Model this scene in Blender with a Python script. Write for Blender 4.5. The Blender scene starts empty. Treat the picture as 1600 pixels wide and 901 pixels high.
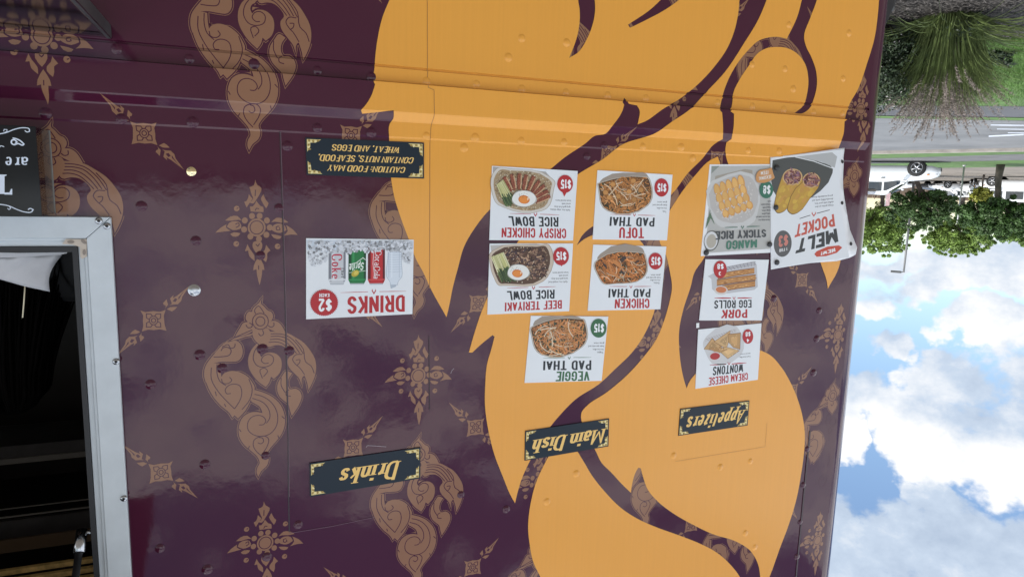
import bpy, bmesh, math, random
from mathutils import Vector, Matrix, geometry
random.seed(7)
scene = bpy.context.scene
col = scene.collection

# ------------------------------------------------------------------ camera
# the photograph was taken with the phone upside down: the camera is rolled by about 180 degrees
FPX, CX, CY = 1072.0, 800.0, 450.5          # focal length and centre in units of a 1600 px wide frame
EYE, DW = 1.65, 1.94                        # eye height and distance of the truck wall
def _n(v):
    return v.normalized()
_Z = _n(Vector((-202.0, 7211.0, FPX)))
_h = Vector((2760.0, -82.0, FPX)); _h = _n(_h - _Z * _h.dot(_Z))
_X = -_h
_Y = _Z.cross(_X)
def cam_to_world(v):
    return Vector((_X.dot(v), _Y.dot(v), _Z.dot(v)))
cam = bpy.data.cameras.new('camera'); cam.sensor_width = 36.0; cam.lens = FPX / 1600.0 * 36.0
cam.clip_start = 0.05; cam.clip_end = 6000
cam_o = bpy.data.objects.new('camera', cam); col.objects.link(cam_o)
r_, u_, b_ = cam_to_world(Vector((1, 0, 0))), cam_to_world(Vector((0, -1, 0))), cam_to_world(Vector((0, 0, -1)))
m = Matrix(((r_.x, u_.x, b_.x, 0), (r_.y, u_.y, b_.y, 0), (r_.z, u_.z, b_.z, EYE), (0, 0, 0, 1)))
cam_o.matrix_world = m
scene.camera = cam_o

def ray(x, y):
    return cam_to_world(Vector((x - CX, y - CY, FPX)))
def at_y(x, y, Y):
    d = ray(x, y); t = Y / d.y
    return Vector((d.x * t, Y, EYE + d.z * t))
def at_z(x, y, z=0.0):
    d = ray(x, y); t = (z - EYE) / d.z
    return Vector((d.x * t, d.y * t, z))
def azel(x, y):
    d = ray(x, y)
    return math.degrees(math.atan2(d.x, d.y)), math.degrees(math.atan2(d.z, math.hypot(d.x, d.y)))

# ------------------------------------------------------------------ light
SUN_EL, SUN_AZ = 52.0, 72.0                 # azimuth from +Y (into the wall) towards +X
EXPOSURE = 0.90
scene.view_settings.view_transform = 'Standard'
scene.view_settings.look = 'None'
scene.view_settings.gamma = 1.0
scene.view_settings.exposure = EXPOSURE
scene.view_settings.use_curve_mapping = False
sun = bpy.data.lights.new('sun', 'SUN'); sun.energy = 2.6; sun.angle = math.radians(0.6); sun.color = (1.0, 0.95, 0.87)
sun_o = bpy.data.objects.new('sun', sun); col.objects.link(sun_o)
sd = Vector((math.sin(math.radians(SUN_AZ)) * math.cos(math.radians(SUN_EL)),
             math.cos(math.radians(SUN_AZ)) * math.cos(math.radians(SUN_EL)), math.sin(math.radians(SUN_EL))))
sun_o.rotation_euler = (-sd).to_track_quat('-Z', 'Y').to_euler()
sun_o.location = sd * 50

def build_world():
    w = bpy.data.worlds.new('World'); scene.world = w; w.use_nodes = True
    nt = w.node_tree; nt.nodes.clear()
    N = nt.nodes.new; L = nt.links.new
    def val(x):
        return x
    def M(op, a, b=None, c=None):
        n = N('ShaderNodeMath'); n.operation = op
        for i, v in enumerate((a, b, c)):
            if v is None: continue
            if isinstance(v, (int, float)): n.inputs[i].default_value = v
            else: L(v, n.inputs[i])
        return n.outputs[0]
    tc = N('ShaderNodeTexCoord'); sep = N('ShaderNodeSeparateXYZ'); L(tc.outputs['Generated'], sep.inputs[0])
    X, Y, Z = sep.outputs
    az = M('MULTIPLY', M('ARCTAN2', X, Y), 180 / math.pi)
    el = M('MULTIPLY', M('ARCSINE', Z), 180 / math.pi)
    def warp(scale, loc):
        mp = N('ShaderNodeMapping'); L(tc.outputs['Generated'], mp.inputs[0]); mp.inputs['Location'].default_value = loc
        n = N('ShaderNodeTexNoise'); L(mp.outputs[0], n.inputs['Vector']); n.inputs['Scale'].default_value = scale; n.inputs['Detail'].default_value = 4; n.inputs['Roughness'].default_value = .55
        s = N('ShaderNodeSeparateColor'); L(n.outputs['Color'], s.inputs[0]); return s.outputs
    wA, wB = warp(7.0, (1, 2, 3)), warp(22.0, (4, 1, 9))
    az0, el0 = az, el
    az = M('ADD', az, M('ADD', M('MULTIPLY', M('SUBTRACT', wA[0], .5), 13.0), M('MULTIPLY', M('SUBTRACT', wB[0], .5), 5.0)))
    el = M('ADD', el, M('ADD', M('MULTIPLY', M('SUBTRACT', wA[1], .5), 7.0), M('MULTIPLY', M('SUBTRACT', wB[1], .5), 3.5)))
    def noise(scale, detail, rough, loc=(0, 0, 0), sc=(1, 1, 1.6), dist=0.0):
        mp = N('ShaderNodeMapping'); L(tc.outputs['Generated'], mp.inputs[0])
        mp.inputs['Location'].default_value = loc; mp.inputs['Scale'].default_value = sc
        n = N('ShaderNodeTexNoise'); L(mp.outputs[0], n.inputs['Vector'])
        n.inputs['Scale'].default_value = scale; n.inputs['Detail'].default_value = detail
        n.inputs['Roughness'].default_value = rough; n.inputs['Distortion'].default_value = dist
        return n.outputs[0]
    n1 = noise(9, 9, 0.62)                      # billows
    n2 = noise(3.0, 5, 0.55, (3, 1, 2))         # large forms
    n3 = noise(16, 7, 0.6, (7, 2, 5), (1, 1, 1.3))
    # cloud masses: (photo x, photo y, half width px, half height px, brightness, top-base contrast)
    blobs = [(1350, 468, 62, 22, 1.0, 0.10), (1440, 450, 130, 24, 0.86, 0.08), (1560, 430, 90, 30, 0.84, 0.06),
             (1400, 405, 150, 26, 0.88, 0.02),
             (1385, 532, 42, 24, 0.80, 0.10), (1545, 512, 62, 26, 0.90, 0.08),
             (1500, 590, 62, 42, 0.84, 0.12), (1590, 600, 75, 60, 0.80, 0.10), (1350, 625, 70, 42, 0.82, 0.10),
             (1450, 650, 95, 42, 0.86, 0.10), (1330, 690, 42, 32, 0.98, 0.06), (1560, 665, 100, 50, 0.80, 0.15),
             (1500, 720, 82, 52, 1.02, 0.10), (1590, 745, 75, 60, 1.02, 0.10),
             (1400, 850, 120, 62, 0.70, 0.05), (1530, 850, 120, 48, 0.70, 0.06), (1330, 810, 30, 40, 0.72, 0.05), (1440, 785, 40, 40, 0.76, 0.05),
             (1450, 940, 260, 60, 0.70, 0.0)]
    dens = None; wsum = None; vsum = None
    for (px, py, rx, ry, br, ct) in blobs:
        a, e = azel(px, py)
        ra, re = rx / 1072 * 57.3 * 0.98, ry / 1072 * 57.3 * 0.98
        qa = M('MULTIPLY', M('SUBTRACT', az, a), 1 / ra)
        qe = M('MULTIPLY', M('SUBTRACT', el, e), 1 / re)
        d = M('SUBTRACT', 1.0, M('ADD', M('MULTIPLY', qa, qa), M('MULTIPLY', qe, qe)))
        d = M('MAXIMUM', d, -2.0)
        wgt = M('POWER', M('MAXIMUM', M('ADD', d, 0.6), 0.001), 3.0)
        v = M('MULTIPLY', wgt, M('ADD', br, M('MULTIPLY', M('MINIMUM', M('MAXIMUM', qe, -1.0), 1.0), ct)))
        dens = d if dens is None else M('MAXIMUM', dens, d)
        wsum = wgt if wsum is None else M('ADD', wsum, wgt)
        vsum = v if vsum is None else M('ADD', vsum, v)
    bright = M('DIVIDE', vsum, wsum)
    # the rest of the sky: broken cumulus, made extra bright to light the wall
    gen = M('MULTIPLY', M('SUBTRACT', n2, 0.425), 9.0)
    def ramp01(v, lo, hi):
        n = N('ShaderNodeMapRange'); L(v, n.inputs[0]); n.inputs[1].default_value = lo; n.inputs[2].default_value = hi; return n.outputs[0]
    win = M('MULTIPLY', M('MULTIPLY', ramp01(az0, -68.0, -63.0), ramp01(az0, -38.0, -44.0)), ramp01(el0, 40.0, 33.0))
    gen = M('SUBTRACT', gen, M('MULTIPLY', win, 9.0))
    gbr = M('ADD', 0.80, M('MULTIPLY', M('SUBTRACT', n3, 0.4), 1.2))
    isb = M('GREATER_THAN', dens, gen)
    bright = M('ADD', M('MULTIPLY', isb, bright), M('MULTIPLY', M('SUBTRACT', 1.0, isb), gbr))
    dens = M('MAXIMUM', dens, gen)
    dn = M('ADD', dens, M('MULTIPLY', M('SUBTRACT', n1, 0.5), 3.0))
    sm = N('ShaderNodeMapRange'); sm.interpolation_type = 'SMOOTHSTEP'
    L(dn, sm.inputs['Value']); sm.inputs['From Min'].default_value = -0.08; sm.inputs['From Max'].default_value = 0.5
    cover = sm.outputs[0]
    sh = M('ADD', bright, M('MULTIPLY', M('SUBTRACT', n3, 0.5), 0.72))
    sh = M('ADD', sh, M('MULTIPLY', M('SUBTRACT', n1, 0.5), 0.6))
    ramp = N('ShaderNodeValToRGB'); L(sh, ramp.inputs[0])
    cr = ramp.color_ramp
    cr.elements[0].position = 0.35; cr.elements[0].color = (0.33, 0.42, 0.57, 1)
    cr.elements[1].position = 1.0; cr.elements[1].color = (1.0, 1.0, 1.0, 1)
    e_ = cr.elements.new(0.72); e_.color = (0.56, 0.66, 0.80, 1)
    cl = N('ShaderNodeVectorMath'); cl.operation = 'SCALE'; L(ramp.outputs[0], cl.inputs[0]); L(M('MULTIPLY', CLOUD, M('ADD', 1.0, M('MULTIPLY', M('SUBTRACT', 1.0, isb), 0.95))), cl.inputs['Scale'])
    sky = N('ShaderNodeTexSky'); sky.sky_type = 'NISHITA'; sky.sun_disc = False
    sky.sun_elevation = math.radians(SUN_EL); sky.sun_rotation = math.radians(SUN_AZ)
    sky.air_density = 1.1; sky.dust_density = 0.3; sky.ozone_density = 2.2
    mix = N('ShaderNodeMix'); mix.data_type = 'RGBA'
    L(cover, mix.inputs[0]); L(sky.outputs[0], mix.inputs[6]); L(cl.outputs[0], mix.inputs[7])
    bg = N('ShaderNodeBackground'); L(mix.outputs[2], bg.inputs[0]); bg.inputs[1].default_value = SKY
    out = N('ShaderNodeOutputWorld'); L(bg.outputs[0], out.inputs[0])
SKY = 0.10
CLOUD = 5.8
build_world()

# ------------------------------------------------------------------ helpers
def tag(o, label=None, cat=None, group=None, kind=None):
    if label: o['label'] = label
    if cat: o['category'] = cat
    if group: o['group'] = group
    if kind: o['kind'] = kind
    return o
def empty(name, loc, label=None, cat=None, group=None, rz=0.0):
    o = bpy.data.objects.new(name, None); col.objects.link(o)
    o.location = loc; o.rotation_euler = (0, 0, rz); o.empty_display_size = 0.1
    return tag(o, label, cat, group)
def world_loc(o):
    v = Vector(o.location)
    return v + world_loc(o.parent) if o.parent else v
def link_bm(name, bm, mats, parent=None, smooth=False, loc=None, local=False):
    """bm in world coordinates (or already local); becomes one mesh object"""
    me = bpy.data.meshes.new(name)
    o = bpy.data.objects.new(name, me); col.objects.link(o)
    base = Vector((0, 0, 0))
    if parent is not None:
        o.parent = parent
        if not local: base = world_loc(parent)
    if loc is not None:
        o.location = Vector(loc) - base if not local else Vector(loc)
        if not local: base = Vector(loc)
    if not local and base.length > 0:
        bmesh.ops.translate(bm, verts=bm.verts, vec=-base)
    if smooth:
        for f in bm.faces: f.smooth = True
    bm.to_mesh(me); bm.free()
    for mm in (mats if isinstance(mats, (list, tuple)) else [mats]): me.materials.append(mm)
    return o

def srgb(r, g, b, k=1.0):
    def f(c):
        c = c / 255.0
        return (c / 12.92 if c <= 0.04045 else ((c + 0.055) / 1.055) ** 2.4) * k
    return (f(r), f(g), f(b))

def mat(name, c, rough=0.5, metal=0.0, vary=0.0, vscale=8.0, bump=0.0, bscale=40.0, coat=0.0, stretch=(1, 1, 1), spec=0.5, obj_coords=False, c2=None, detail=5.0, trans=0.0, rvar=0.0):
    mt = bpy.data.materials.new(name); mt.use_nodes = True
    nt = mt.node_tree; bs = nt.nodes['Principled BSDF']
    bs.inputs['Base Color'].default_value = (*c, 1); bs.inputs['Roughness'].default_value = rough
    bs.inputs['Metallic'].default_value = metal
    bs.inputs['Specular IOR Level'].default_value = spec
    if coat: bs.inputs['Coat Weight'].default_value = coat; bs.inputs['Coat Roughness'].default_value = 0.03
    if trans: bs.inputs['Transmission Weight'].default_value = trans
    L = nt.links.new
    if vary or bump or rvar:
        g = nt.nodes.new('ShaderNodeNewGeometry'); mp = nt.nodes.new('ShaderNodeMapping')
        L(g.outputs['Position'], mp.inputs[0]); mp.inputs['Scale'].default_value = stretch
    if vary:
        n = nt.nodes.new('ShaderNodeTexNoise'); L(mp.outputs[0], n.inputs['Vector'])
        n.inputs['Scale'].default_value = vscale; n.inputs['Detail'].default_value = detail; n.inputs['Roughness'].default_value = 0.65
        mr = nt.nodes.new('ShaderNodeMapRange'); L(n.outputs[0], mr.inputs[0])
        mr.inputs['From Min'].default_value = 0.32; mr.inputs['From Max'].default_value = 0.68
        mx = nt.nodes.new('ShaderNodeMix'); mx.data_type = 'RGBA'; L(mr.outputs[0], mx.inputs[0])
        a = tuple(max(0, x * (1 - vary)) for x in c); b = c2 if c2 else tuple(min(1, x * (1 + vary)) for x in c)
        mx.inputs[6].default_value = (*a, 1); mx.inputs[7].default_value = (*b, 1)
        L(mx.outputs[2], bs.inputs['Base Color'])
    if rvar:
        n = nt.nodes.new('ShaderNodeTexNoise'); L(mp.outputs[0], n.inputs['Vector']); n.inputs['Scale'].default_value = 2.6; n.inputs['Detail'].default_value = 8; n.inputs['Roughness'].default_value = 0.7
        mr = nt.nodes.new('ShaderNodeMapRange'); L(n.outputs[0], mr.inputs[0]); mr.inputs[1].default_value = .35; mr.inputs[2].default_value = .7; mr.inputs[3].default_value = rough - rvar * .4; mr.inputs[4].default_value = rough + rvar
        L(mr.outputs[0], bs.inputs['Roughness'])
    if bump:
        n = nt.nodes.new('ShaderNodeTexNoise'); L(mp.outputs[0], n.inputs['Vector'])
        n.inputs['Scale'].default_value = bscale; n.inputs['Detail'].default_value = 3
        bp = nt.nodes.new('ShaderNodeBump'); L(n.outputs[0], bp.inputs['Height'])
        bp.inputs['Strength'].default_value = 1.0; bp.inputs['Distance'].default_value = bump
        L(bp.outputs[0], bs.inputs['Normal'])
    return mt

def print_mat(name, rough=0.45, spec=0.4):
    """printed ink: the colour of each printed shape is stored on the mesh"""
    mt = bpy.data.materials.new(name); mt.use_nodes = True
    nt = mt.node_tree; bs = nt.nodes['Principled BSDF']
    at = nt.nodes.new('ShaderNodeAttribute'); at.attribute_name = 'ink'
    nt.links.new(at.outputs['Color'], bs.inputs['Base Color'])
    bs.inputs['Roughness'].default_value = rough; bs.inputs['Specular IOR Level'].default_value = spec
    return mt

def box_bm(bm, x0, x1, y0, y1, z0, z1, mi=0, bevel=0.0):
    g = bmesh.ops.create_cube(bm, size=1.0)
    vs = g['verts']
    for v in vs:
        v.co = Vector(((x0 + x1) / 2 + v.co.x * (x1 - x0), (y0 + y1) / 2 + v.co.y * (y1 - y0), (z0 + z1) / 2 + v.co.z * (z1 - z0)))
    fs = {f for v in vs for f in v.link_faces}
    for f in fs: f.material_index = mi
    if bevel:
        es = list({e for f in fs for e in f.edges})
        bmesh.ops.bevel(bm, geom=es, offset=bevel, segments=2, profile=0.5, affect='EDGES')
def tube_bm(bm, pts, rad, seg=8, mi=0, cap=True):
    pts = [Vector(p) for p in pts]
    rads = rad if isinstance(rad, (list, tuple)) else [rad] * len(pts)
    rings = []
    for i, p in enumerate(pts):
        t = (pts[min(i + 1, len(pts) - 1)] - pts[max(i - 1, 0)]).normalized()
        a = Vector((0, 0, 1)) if abs(t.z) < 0.9 else Vector((1, 0, 0))
        s = t.cross(a).normalized(); q = s.cross(t).normalized()
        rings.append([bm.verts.new(p + (s * math.cos(2 * math.pi * k / seg) + q * math.sin(2 * math.pi * k / seg)) * rads[i]) for k in range(seg)])
    for a, b in zip(rings, rings[1:]):
        for k in range(seg):
            f = bm.faces.new((a[k], a[(k + 1) % seg], b[(k + 1) % seg], b[k])); f.material_index = mi; f.smooth = True
    if cap:
        f = bm.faces.new(rings[0][::-1]); f.material_index = mi
        f = bm.faces.new(rings[-1]); f.material_index = mi
def lathe_bm(bm, prof, axis_o, axis_d, seg=24, mi=0):
    """prof: list of (radius, distance along the axis)"""
    d = Vector(axis_d).normalized(); a = Vector((0, 0, 1)) if abs(d.z) < 0.9 else Vector((1, 0, 0))
    s = d.cross(a).normalized(); q = s.cross(d).normalized(); o = Vector(axis_o)
    rings = []
    for (r, h) in prof:
        rings.append([bm.verts.new(o + d * h + (s * math.cos(2 * math.pi * k / seg) + q * math.sin(2 * math.pi * k / seg)) * max(r, 1e-5)) for k in range(seg)])
    for A, B in zip(rings, rings[1:]):
        for k in range(seg):
            f = bm.faces.new((A[k], A[(k + 1) % seg], B[(k + 1) % seg], B[k])); f.material_index = mi; f.smooth = True
    return rings

# ---- the wall as a surface: a rub rail runs along it below eye height
PROF = [(-9, 0), (1.331, 0), (1.333, -0.004), (1.337, -0.004), (1.339, 0.003), (1.375, 0.003), (1.380, 0.021), (1.456, 0.021),
        (1.460, 0.019), (1.478, 0.005), (1.482, 0.003), (1.522, 0.003), (1.527, 0.0), (9, 0)]
def prof(z):
    for (z0, d0), (z1, d1) in zip(PROF, PROF[1:]):
        if z0 <= z <= z1: return d0 + (d1 - d0) * (z - z0) / (z1 - z0)
    return 0.0
def wpx(x, y):
    """photo point -> (u, z) on the wall surface"""
    d = ray(x, y); a = d.z / d.y; best = None
    for (z0, d0), (z1, d1) in zip(PROF, PROF[1:]):
        # z = EYE + a*Y, Y = DW - (d0 + k (z - z0))
        k = (d1 - d0) / (z1 - z0)
        z = (EYE + a * (DW - d0 + k * z0)) / (1 + a * k)
        if z0 - 1e-6 <= z <= z1 + 1e-6:
            Y = DW - (d0 + k * (z - z0))
            if best is None or Y < best[0]: best = (Y, z)
    Y, z = best
    return (d.x * Y / d.y, z)

def smooth_loop(pts, closed=True, sub=4, corner=76):
    """rounds a traced outline, keeping its sharp corners"""
    n = len(pts); P = [Vector(p).to_2d() for p in pts]
    def is_c(i):
        if not closed and i in (0, n - 1): return True
        a = P[i] - P[i - 1]; b = P[(i + 1) % n] - P[i]
        if a.length < 1e-9 or b.length < 1e-9: return True
        return math.degrees(a.angle(b)) > corner
    out = []
    for i in range(n if closed else n - 1):
        p1, p2 = P[i], P[(i + 1) % n]
        c1, c2 = is_c(i), is_c((i + 1) % n)
        L = (p2 - p1).length
        def tang(j):
            a, b = P[(j - 1) % n], P[(j + 1) % n]
            la, lb = (P[j] - a).length, (b - P[j]).length
            return ((P[j] - a) / max(la, 1e-9) * lb + (b - P[j]) / max(lb, 1e-9) * la) / max(la + lb, 1e-9)
        t1 = (p2 - p1) / max(L, 1e-9) if c1 else tang(i)
        t2 = (p2 - p1) / max(L, 1e-9) if c2 else tang((i + 1) % n)
        for k in range(sub):
            s = k / sub; h0 = 2 * s**3 - 3 * s**2 + 1; h1 = s**3 - 2 * s**2 + s; h2 = -2 * s**3 + 3 * s**2; h3 = s**3 - s**2
            out.append(tuple(p1 * h0 + t1 * (h1 * L) + p2 * h2 + t2 * (h3 * L)))
    if not closed: out.append(tuple(P[-1]))
    return out
def ribbon_pts(pts, w, closed=False):
    """left and right sides of a stroke; w a number or a list"""
    n = len(pts); P = [Vector(p) for p in pts]
    W = w if isinstance(w, (list, tuple)) else [w] * n
    Ls, Rs = [], []
    for i in range(n):
        a = P[i] - P[i - 1] if (i > 0 or closed) else P[1] - P[0]
        b = P[(i + 1) % n] - P[i] if (i < n - 1 or closed) else P[-1] - P[-2]
        a = a.normalized() if a.length > 1e-12 else b.normalized(); b = b.normalized() if b.length > 1e-12 else a
        t = (a + b); t = t.normalized() if t.length > 0.2 else b
        nrm = Vector((-t.y, t.x)); c = max(0.45, nrm.dot(Vector((-b.y, b.x))))
        Ls.append(tuple(P[i] + nrm * (W[i] / 2 / c))); Rs.append(tuple(P[i] - nrm * (W[i] / 2 / c)))
    return Ls, Rs

class Flat:
    """flat printed or painted shapes lying on the wall: (u, z, height) collected into one mesh"""
    def __init__(self, h0=0.0, dh=6e-6):
        self.v = []; self.f = []; self.c = []; self.mi = []; self.h = h0; self.dh = dh
    def add(self, verts, faces, c, mi=0):
        o = len(self.v)
        self.v += [(p[0], p[1], self.h) for p in verts]
        for f in faces:
            self.f.append([i + o for i in f]); self.c.append(c); self.mi.append(mi)
        self.h += self.dh
    def poly(self, pts, c=(0, 0, 0), mi=0, holes=()):
        loops = [[Vector((p[0], p[1], 0)) for p in pts]] + [[Vector((p[0], p[1], 0)) for p in hh] for hh in holes]
        tris = geometry.tessellate_polygon(loops)
        flat = [p for lo in loops for p in lo]
        self.add([(p.x, p.y) for p in flat], tris, c, mi)
    def stroke(self, pts, w, c=(0, 0, 0), mi=0, closed=False):
        if len(pts) < 2: return
        Ls, Rs = ribbon_pts(pts, w, closed); n = len(pts)
        vs = Ls + Rs; fs = [(i, (i + 1) % n, n + (i + 1) % n, n + i) for i in range(n if closed else n - 1)]
        self.add(vs, fs, c, mi)
    def mesh(self, name, mats, parent=None, follow=False, ink=False, loc=None):
        bm = bmesh.new()
        lay = bm.loops.layers.color.new('ink') if False else None
        vs = [bm.verts.new((p[0], p[2], p[1])) for p in self.v]
        inkl = bm.loops.layers.float_color.new('ink') if ink else None
        for f, c, mi in zip(self.f, self.c, self.mi):
            try: bf = bm.faces.new([vs[i] for i in f])
            except ValueError: continue
            bf.material_index = mi
            if inkl is not None:
                for lp in bf.loops: lp[inkl] = (c[0], c[1], c[2], 1)
        if follow:
            for (z, _) in PROF[1:-1]:
                bmesh.ops.bisect_plane(bm, geom=bm.verts[:] + bm.edges[:] + bm.faces[:], dist=1e-6, plane_co=(0, 0, z), plane_no=(0, 0, 1))
        for f in bm.faces:
            f.normal_update()
        for v in bm.verts:
            v.co = Vector((v.co.x, DW - (prof(v.co.z) if follow else 0.0) - v.co.y, v.co.z))
        for f in bm.faces:
            f.normal_update()
            if f.normal.y > 0: f.normal_flip()
        return link_bm(name, bm, mats, parent, loc=loc)

# ------------------------------------------------------------------ lettering
def arcp(cx, cy, rx, ry, a0, a1, n=7):
    return [(cx + rx * math.cos(math.radians(a0 + (a1 - a0) * i / n)), cy + ry * math.sin(math.radians(a0 + (a1 - a0) * i / n))) for i in range(n + 1)]
def _S(y0=0.0, y1=1.0):
    h = y1 - y0
    return [(x, y0 + y * h) for x, y in arcp(.5, .75, .5, .25, 5, 180) + [(.04, .64), (.96, .37)] + arcp(.5, .25, .5, .25, 0, -175)]
_C = arcp(.5, .75, .5, .25, -18, 180) + arcp(.5, .25, .5, .25, 180, 378)
GL = {
 'A': (1.0, [[(0, 0), (.5, 1), (1, 0)], [(.18, .3), (.82, .3)]]),
 'B': (1.0, [[(0, 0), (0, 1), (.5, 1)] + arcp(.5, .77, .44, .23, 90, -90) + [(0, .54)], [(.45, .54)] + arcp(.5, .27, .5, .27, 90, -90) + [(0, 0)]]),
 'C': (1.0, [_C]),
 'D': (1.0, [[(0, 0), (0, 1), (.35, 1)] + arcp(.4, .7, .6, .3, 90, 0) + arcp(.4, .3, .6, .3, 0, -90) + [(0, 0)]]),
 'E': (.85, [[(1, 1), (0, 1), (0, 0), (1, 0)], [(0, .52), (.8, .52)]]),
 'F': (.82, [[(1, 1), (0, 1), (0, 0)], [(0, .5), (.8, .5)]]),
 'G': (1.0, [arcp(.5, .75, .5, .25, -15, 180) + arcp(.5, .25, .5, .25, 180, 360) + [(1, .48), (.52, .48)]]),
 'H': (1.0, [[(0, 0), (0, 1)], [(1, 0), (1, 1)], [(0, .52), (1, .52)]]),
 'I': (0.0, [[(.5, 0), (.5, 1)]]),
 'K': (1.0, [[(0, 0), (0, 1)], [(1, 1), (.05, .38)], [(.35, .58), (1, 0)]]),
 'L': (.8, [[(0, 1), (0, 0), (1, 0)]]),
 'M': (1.35, [[(0, 0), (0, 1), (.5, .15), (1, 1), (1, 0)]]),
 'N': (1.05, [[(0, 0), (0, 1), (1, 0), (1, 1)]]),
 'O': (1.0, [arcp(.5, .72, .5, .28, 0, 180) + arcp(.5, .28, .5, .28, 180, 360) + [(1, .72)]]),
 'P': (.95, [[(0, 0), (0, 1), (.5, 1)] + arcp(.5, .73, .5, .27, 90, -90) + [(0, .46)]]),
 'R': (1.0, [[(0, 0), (0, 1), (.5, 1)] + arcp(.5, .74, .48, .26, 90, -90) + [(0, .48)], [(.5, .48), (1, 0)]]),
 'S': (.95, [_S()]),
 'T': (.95, [[(.5, 0), (.5, 1)], [(0, 1), (1, 1)]]),
 'U': (1.0, [[(0, 1), (0, .28)] + arcp(.5, .28, .5, .28, 180, 360) + [(1, 1)]]),
 'V': (1.0, [[(0, 1), (.5, 0), (1, 1)]]),
 'W': (1.45, [[(0, 1), (.25, 0), (.5, .85), (.75, 0), (1, 1)]]),
 'Y': (1.0, [[(0, 1), (.5, .45), (1, 1)], [(.5, .45), (.5, 0)]]),
 '1': (.35, [[(0, .8), (.8, 1), (.8, 0)]]),
 '2': (.95, [arcp(.5, .72, .5, .28, 170, -20) + [(.02, .0), (1, 0)]]),
 '3': (.95, [arcp(.5, .76, .48, .24, 165, -90), arcp(.5, .27, .5, .27, 90, -165)]),
 '4': (1.0, [[(.75, 0), (.75, 1), (0, .3), (1, .3)]]),
 '5': (.95, [[(.95, 1), (.08, 1), (.05, .52)] + arcp(.5, .32, .48, .3, 130, -165)]),
 '8': (.95, [arcp(.5, .76, .42, .24, 0, 360, 12), arcp(.5, .26, .5, .26, 0, 360, 12)]),
 '$': (.95, [_S(.06, .94), [(.5, -.1), (.5, 1.1)]]),
 '!': (0.0, [[(.5, .3), (.5, 1)], [(.5, 0), (.5, .14)]]),
 ':': (0.12, [[(.5, .08), (.5, .22)], [(.5, .5), (.5, .64)]]),
 ',': (0.0, [[(.4, -.14), (.6, .12)]]),
 'a': (.72, [arcp(.5, .46, .45, .16, 150, 0) + [(.95, .08), (1.12, .0)], arcp(.48, .19, .46, .19, 30, 330)]),
 'e': (.68, [[(.06, .34), (.94, .36)] + arcp(.5, .40, .44, .24, -8, 180) + arcp(.5, .26, .46, .26, 180, 320)]),
 'h': (.74, [[(.05, 0), (.05, 1)], [(.05, .38)] + arcp(.52, .44, .43, .2, 150, 0) + [(.95, 0)]]),
 'i': (.08, [[(.5, 0), (.5, .64)], [(.5, .82), (.5, .98)]]),
 'k': (.72, [[(.05, 0), (.05, 1)], [(.95, .64), (.1, .28)], [(.35, .4), (1, 0)]]),
 'n': (.74, [[(.05, 0), (.05, .64)], [(.05, .38)] + arcp(.52, .44, .43, .2, 150, 0) + [(.95, 0)]]),
 'p': (.76, [[(.05, -.34), (.05, .64)], [(.05, .45)] + arcp(.5, .32, .46, .32, 130, -130) + [(.05, .14)]]),
 'r': (.5, [[(.1, 0), (.1, .64)], [(.1, .36), (.45, .58), (.95, .62)]]),
 's': (.6, [_S(0, .64)]),
 't': (.4, [[(.4, .92), (.4, .15), (.6, .0), (.98, .06)], [(0, .64), (.95, .64)]]),
 'z': (.64, [[(0, .62), (.95, .62), (.05, .02), (1, .02)]]),
 'o': (.72, [arcp(.5, .32, .48, .32, 0, 360, 12)]),
 'l': (.06, [[(.5, 0), (.5, 1)]]),
 'd': (.76, [[(.95, 0), (.95, 1)], arcp(.5, .32, .46, .32, 50, 310)]),
 'c': (.64, [arcp(.5, .32, .46, .32, 45, 315)]),
}
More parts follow.
